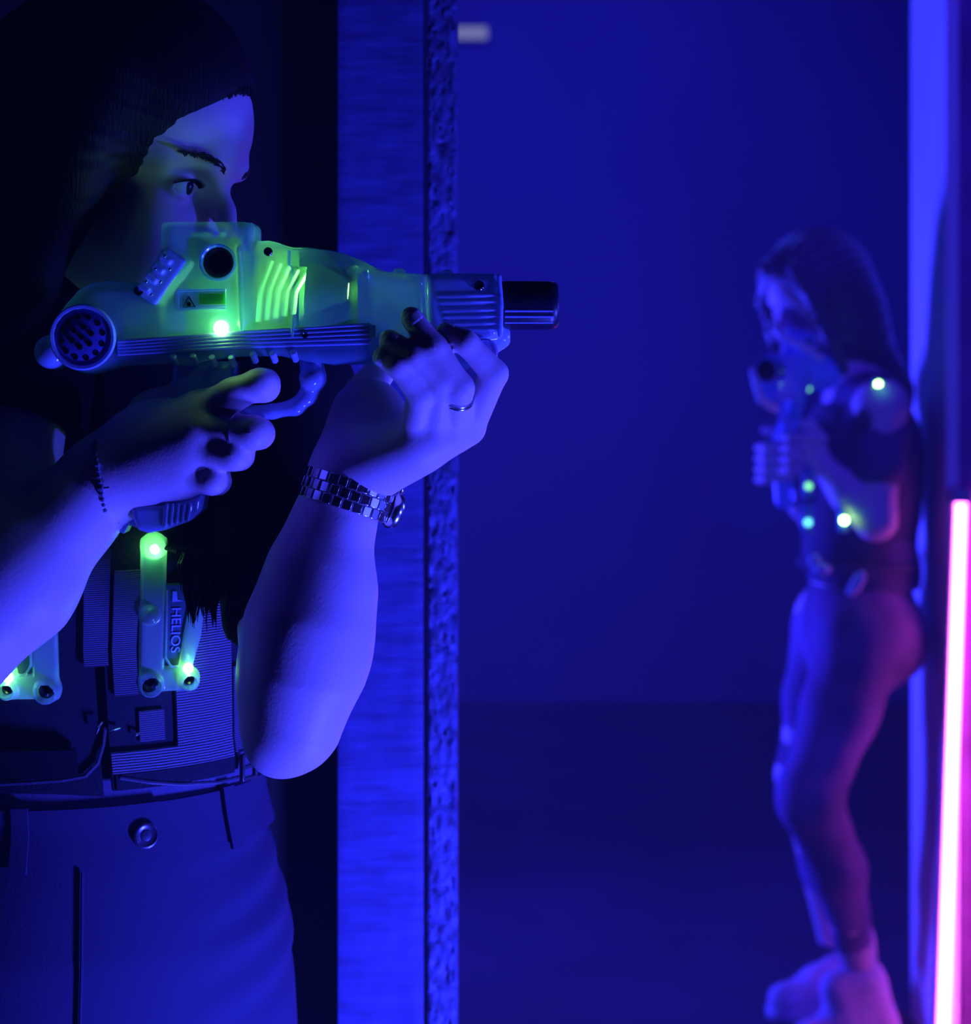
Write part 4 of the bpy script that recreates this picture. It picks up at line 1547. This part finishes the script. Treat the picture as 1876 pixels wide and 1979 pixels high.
gun2 = empty('toy_blaster', K(.12, 0, -.05), 'dark blue-edged toy blaster held upright by the far leaning player', 'toy blaster')
M['gunf'] = mat_clear('clear_blue_plastic', (.35, .45, .9), .15, .75)
F = Field(K(.12, 0, 0) - .28, K(.12, 0, 0) + .28, .0028)
F.box(K(.145, 0, 0), (.110, .021, .030), GR, rnd=.010)
F.box(K(.155, 0, .040), (.045, .018, .030), GR, rnd=.010, k=.006)
F.box(K(.060, 0, -.034), (.050, .018, .022), GR, rnd=.009, k=.008)
F.ball(K(.265, 0, -.008), .036, k=.01)
F.cap(K(.205, 0, .066), K(.11, 0, .073), .006, .006, k=.004)
field_obj(F, 'shell', M['gunf'], gun2, 1)
MB().lathe(K(.038, 0, 0), -ax, [(0, 0), (.0170, 0), (.0205, .002), (.0208, .036), (.0190, .040), (.0165, .0405), (.0150, .030), (0, .030)], 32).build('muzzle', M['lens'], gun2)
MB().lathe(K(.010, 0, 0), -ax, [(.0205, 0), (.0232, .001), (.0236, .010), (.0205, .011)], 32).build('muzzle_ring', M['gunf'], gun2)
MB().lathe(K(.15, -.019, .045), -ay, [(0, 0), (.013, 0), (.0135, .003), (.011, .004), (0, .003)], 24).build('sight_lens', M['lens'], gun2)
M['palef'] = mat('pale_plastic', (.75, .75, .85), .35, .5)
MB().tube([B(1493, 612, -.20), B(1500, 638, -.22), B(1522, 658, -.23), B(1556, 670, -.23), B(1588, 694, -.21)], [.004, .007, .008, .008, .006], 12).build('top_rail', M['palef'], gun2)
MB().tube([B(1452, 712, -.31), B(1460, 735, -.32), B(1470, 772, -.31), B(1500, 790, -.28)], [.004, .007, .008, .008], 12).build('front_grip_glint', M['palef'], gun2)  # pale tube standing in for the highlight along the fore-grip edge
F = Field(K(.12, 0, -.10) - .2, K(.12, 0, -.10) + .2, .0028)
F.chain([K(.150, 0, -.03), haR + [.004, 0, .02], haR + [.012, .004, -.075]], [.020, .019, .020], k=.008)
field_obj(F, 'grip', M['gunf'], gun2, 1)
F = Field(K(.12, 0, -.10) - .2, K(.12, 0, -.10) + .2, .0028)
F.chain([K(.075, 0, -.045), K(.070, 0, -.085), K(.095, 0, -.110), K(.135, 0, -.105)], [.006, .006, .006, .006], k=.004)
field_obj(F, 'trigger_guard', M['gunf'], gun2, 1)
# ------------------------------------------------------------------ watch, bracelet and rings
def ring_frame(c, axis):
    axis = np.asarray(axis, float)
    axis = axis / np.linalg.norm(axis)
    u = np.cross(axis, [0, -1.0, 0])
    u /= np.linalg.norm(u)
    w = np.cross(axis, u)
    return axis, u, w


wc = W(670, 956, 1.341)
ax_, u_, w_ = ring_frame(wc, W(690, 880, 1.35) - W(655, 1010, 1.332) + np.array([0.004, -.012, 0]))
watch = None
N, ra, rb = 26, .0325, .0300
br = MB()
hole = 5
for k in range(N):
    t = 2 * math.pi * k / N
    c = wc + u_ * ra * math.cos(t) + w_ * rb * math.sin(t)
    tn = -u_ * ra * math.sin(t) + w_ * rb * math.cos(t)
    ln = np.linalg.norm(tn) * 2 * math.pi / N
    tn /= np.linalg.norm(tn)
    nr = np.cross(tn, ax_)
    R = np.stack([tn, ax_, nr], 1)
    for j, wd in ((-1, .0072), (0, .0072), (1, .0072)):
        br.box(c + ax_ * j * .0077 + tn * (ln * .5 if j == 0 else 0), (ln * .88, wd, .0026), R)
watch = br.build('wristwatch', M['steel'], player, bevel=.0005)
t = math.radians(62)
best = None
for k in range(72):                         # the case sits on the outer side of the wrist
    t = 2 * math.pi * k / 72
    c = wc + u_ * (ra + .003) * math.cos(t) + w_ * (rb + .003) * math.sin(t)
    sc_ = c[0] * 1.0 + c[1] * .35
    if best is None or sc_ > best[0]:
        best = (sc_, t)
t = best[1]
nr = u_ * math.cos(t) + w_ * math.sin(t)
cc = wc + nr * (ra + .001)
case = MB().lathe(cc, nr, [(0, 0), (.0125, 0), (.0140, .002), (.0138, .006), (.0118, .0085), (.0108, .0082), (0, .0082)], 32)
cs = case.build('watch_case', M['steel'], watch)
MB().lathe(cc + nr * .0083, nr, [(0, 0), (.0106, 0), (0, .0006)], 28).build('watch_glass', M['lens'], watch)
MB().lathe(cc + nr * .004 + ax_ * .0138, ax_, [(0, 0), (.0026, 0), (.0030, .001), (.0028, .0032), (0, .0036)], 14).build('watch_crown', M['steel'], watch)

bc_ = W(222, 925, 1.333)
ax2, u2, w2 = ring_frame(bc_, W(300, 915, 1.325) - W(150, 938, 1.335))
bd = MB()
for k in range(52):
    t = 2 * math.pi * k / 52
    c = bc_ + u2 * .0350 * math.cos(t) + w2 * .0345 * math.sin(t) + ax2 * (.002 * math.sin(3 * t))
    r = .0019 if k % 4 else .0028
    bd.lathe(c, ax2, [(0, -r), (r * .75, -r * .66), (r, 0), (r * .75, r * .66), (0, r)], 8)
    if k % 8 == 0:
        bd.box(c + ax2 * .002, (.009, .0012, .0016), np.stack([ax2, u2, w2], 1))
M['bead'] = mat('dark_bead', (.30, .28, .45), .2, .7, .6)
bd.build('bracelet', M['bead'], player)


def finger_ring(c, axis, r, name='ring', rows=2):
    axis = np.asarray(axis) / np.linalg.norm(axis)
    m = MB()
    for k in range(rows):
        m.lathe(np.asarray(c) + axis * (.0022 * (k - (rows - 1) / 2)), axis, [(r, -.0009), (r + .0011, -.0006), (r + .0013, 0), (r + .0011, .0006), (r, .0009), (r - .0004, 0), (r, -.0009)], 28)
    return m.build(name, M['steel'], player)


p0, p1 = W(872, 838, 1.322), W(888, 750, 1.293)
finger_ring(p0 * .22 + p1 * .78, p1 - p0, .0107)
p0, p1 = W(383, 832, 1.310), W(488, 836, 1.297)
finger_ring(p0 * .30 + p1 * .70, p1 - p0, .0129, rows=1)
